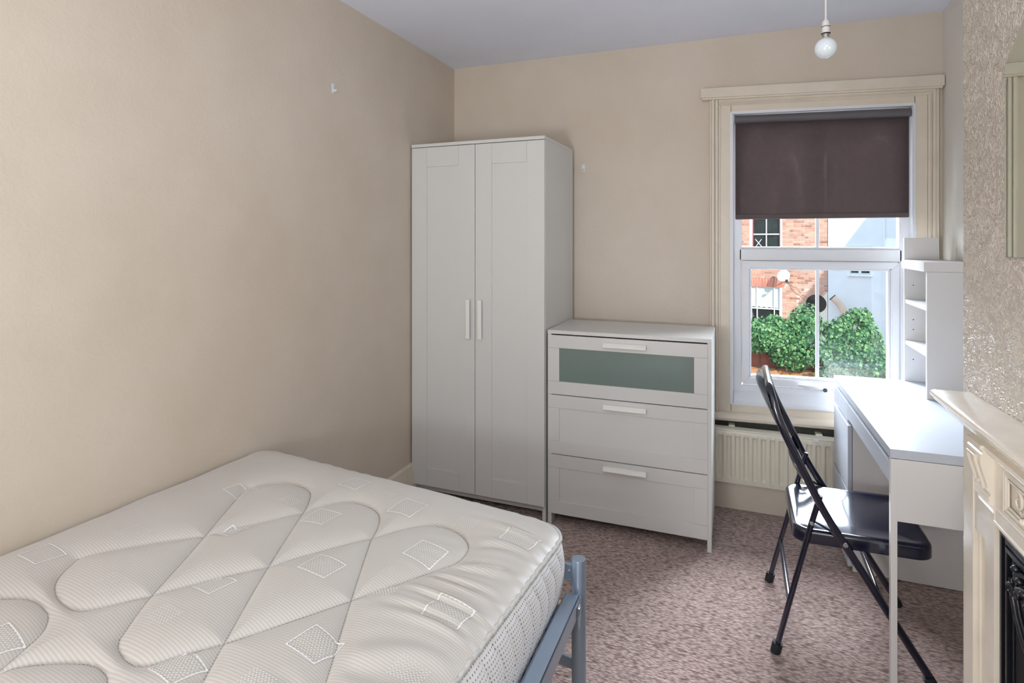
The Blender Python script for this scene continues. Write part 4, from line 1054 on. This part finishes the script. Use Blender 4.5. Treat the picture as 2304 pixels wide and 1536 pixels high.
# satellite dish
sd = facade_thing('satellite_dish', 'pale satellite dish on the brick wall left of the round opening', 'satellite dish')
m_ = Matrix.Rotation(R(90), 4, 'X')
b = MB(); tilt = Matrix.Rotation(R(-14), 4, 'Z') @ Matrix.Rotation(R(-20), 4, 'X')
b.lathe([(0, 0), (.07, .006), (.14, .022), (.2, .045), (.205, .05), (.2, .052), (.14, .030), (.07, .014), (0, .008)], mtx=tilt @ m_, c=(-.98, -.34, .2), n=36); lb(b, 'dish', M['dish'], sd)
b = MB(); b.tube([(-.98, 0, .06), (-.98, -.25, .04), (-.98, -.31, .16)], .02, 10); b.box(-1.05, -.91, -.02, 0, -.02, .14); lb(b, 'wall_arm', M['metal_dark'], sd)
b = MB(); b.tube([(-.98, -.33, .02), (-.90, -.62, .02), (-.86, -.66, .06)], .012, 8); b.box(-.90, -.82, -.70, -.62, .04, .11, bev=.01); lb(b, 'feed_arm', M['metal_dark'], sd)
cb_ = facade_thing('aerial_cable', 'thin cable sagging down the brick wall below the satellite dish', 'cable')
b = MB(); b.tube([(-.97+.62*t, -.02-.01*math.sin(t*9), .0-.50*t**1.25+.03*math.sin(t*14)) for t in [i/24 for i in range(25)]], .007, 6); lb(b, 'cable_strand', M['cable'], cb_)
b = MB(); b.tube([(-.95+.60*t, -.02, -.02-.62*t**.85+.02*math.sin(t*11)) for t in [i/24 for i in range(25)]], .007, 6); lb(b, 'cable_strand', M['cable'], cb_)
# pipe cowl
pp = facade_thing('vent_pipe', 'bent cream pipe rising above the ivy against the white wall', 'pipe')
b = MB(); b.tube(smooth_path([(1.05, -.35, -3.1), (.92, -.35, -1.35), (.66, -.35, -.66), (.42, -.35, -.42)], .35, 8), .105, 20); lb(b, 'pipe', M['pipe'], pp)
b = MB(); b.tube([(.435, -.35, -.435), (.415, -.35, -.415)], .115, 20); lb(b, 'rim', M['metal_dark'], pp)
# unseen gable added to throw the slanting shade on the white wall
nb = thing('shade_gable', 'unseen house gable added to shade the white wall', 'house', (12, 12, -3.2))
b = MB(); b.prism([(7.9, -3.2), (16.5, -3.2), (16.5, 3.0), (12.2, 10.0), (7.9, 3.0)], 11.6, 12.4, lambda a, bb, h: (a, h, bb)); b.build('gable_wall', M['mortar'], nb, smooth=False)

# garden wall, raised bed, ivy
b = MB(); b.box(-2, 6.5, 9.35, 9.6, -3.2, -.74, bev=.01); b.box(-2, 6.5, 9.31, 9.64, -.74, -.68, bev=.01)
tag(b.build('garden_wall', M['redwall']), 'low red brick garden wall behind the ivy', 'wall')
b = MB(); b.box(-2, 6.5, 8.0, 9.30, -3.2, -1.22, bev=.02); b.box(-2, 6.5, 9.05, 9.30, -1.22, -1.12, bev=.02)
tag(b.build('raised_bed', M['earth']), 'bare orange earth bed at the foot of the ivy', 'garden bed')
iv = thing('ivy', 'big glossy green ivy bush spilling over the garden wall', 'ivy', (3.1, 9.1, -1.2))
rnd = random.Random(5)
blobs = []
def tophe(x):
    P_ = [(1.0, -.16), (1.87, -.14), (2.12, -.08), (2.5, .0), (2.68, .06), (2.78, .17), (3.1, .16), (3.35, .19), (3.6, .15), (3.82, .17), (3.94, -.14), (4.08, -.46), (4.2, -.66), (4.6, -.62), (5.4, -.35), (6.4, -.5)]
    for (a, c), (e, g) in zip(P_, P_[1:]):
        if a <= x <= e: return c+(g-c)*(x-a)/(e-a)
    return -1.0
def bothe(x):
    P_ = [(1.0, -.7), (1.88, -.73), (2.22, -.80), (2.34, -1.05), (2.7, -1.12), (2.95, -1.22), (6.4, -1.6)]
    for (a, c), (e, g) in zip(P_, P_[1:]):
        if a <= x <= e: return c+(g-c)*(x-a)/(e-a)
    return -1.3
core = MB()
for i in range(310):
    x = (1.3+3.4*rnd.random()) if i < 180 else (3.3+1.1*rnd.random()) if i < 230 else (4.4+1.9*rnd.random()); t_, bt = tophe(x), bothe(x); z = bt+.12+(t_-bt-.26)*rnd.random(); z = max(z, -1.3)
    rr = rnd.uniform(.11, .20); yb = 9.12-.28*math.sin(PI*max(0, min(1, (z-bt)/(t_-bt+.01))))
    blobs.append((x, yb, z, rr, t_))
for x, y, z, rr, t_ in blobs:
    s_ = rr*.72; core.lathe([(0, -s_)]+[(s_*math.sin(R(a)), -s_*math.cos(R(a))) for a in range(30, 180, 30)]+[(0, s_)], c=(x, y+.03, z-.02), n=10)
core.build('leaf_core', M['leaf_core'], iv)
def leaves(blobs_, n, size, seed, rootloc, clip=True):
    r2 = random.Random(seed); V = []; F = []
    while len(F) < n*4:
        x, y, z, rr, t_ = r2.choice(blobs_)
        u = Vector((r2.gauss(0, 1), r2.gauss(-.6, 1), r2.gauss(.25, 1))).normalized()
        p = Vector((x, y, z))+u*rr*r2.uniform(.78, 1.15)
        if clip and (p.z > tophe(p.x)+.05+.03*r2.random() or p.z < bothe(p.x)-.08): continue
        nrm = (u+Vector((r2.gauss(0, .45), r2.gauss(-.1, .45), r2.gauss(.35, .45)))).normalized()
        tip = Vector((r2.gauss(0, .6), r2.gauss(-.2, .3), -.7+r2.gauss(0, .5))); tip = (tip-nrm*tip.dot(nrm)).normalized(); sd_ = nrm.cross(tip)
        s_ = size*r2.uniform(.6, 1.25)
        q = [p-tip*s_*.5, p+sd_*s_*.52-tip*s_*.05+nrm*s_*.08, p+tip*s_*.62-nrm*s_*.1, p-sd_*s_*.52-tip*s_*.05+nrm*s_*.08, p+tip*.02*s_]
        k = len(V); V += [tuple(a-Vector(rootloc)) for a in q]
        F += [(k, k+1, k+4), (k+1, k+2, k+4), (k+2, k+3, k+4), (k+3, k, k+4)]
    me = bpy.data.meshes.new('leaves'); me.from_pydata(V, [], F); me.update(); return me
o = link('foliage', leaves(blobs, 34000, .058, 3, iv.location), M['leaf'], iv, smooth=False); o['kind'] = 'stuff'
b = MB()
for i in range(7):
    x = 2.0+.32*i; b.tube([(x, 9.2, -1.25), (x+.05, 9.15, -.9), (x-.04, 9.22, -.5), (x+.06, 9.2, -.15)], [.022, .018, .014, .008], 8)
b.build('stems', M['bark'], iv)
sh = thing('pale_shrub', 'pale grey green feathery shrub in front of the ivy foot', 'shrub', (3.3, 8.55, -1.2))
bl2 = [(3.3+rnd.gauss(0, .17), 8.55+rnd.gauss(0, .08), -1.12+.22*rnd.random(), rnd.uniform(.08, .13), 0) for _ in range(12)]
o = link('foliage', leaves(bl2, 1300, .028, 9, sh.location, False), M['leaf_pale'], sh, smooth=False); o['kind'] = 'stuff'
b = MB()
for i in range(5): b.tube([(3.2+.05*i, 8.55, -1.23), (3.15+.08*i, 8.54, -.98)], .006, 6)
b.build('stems', M['bark'], sh)
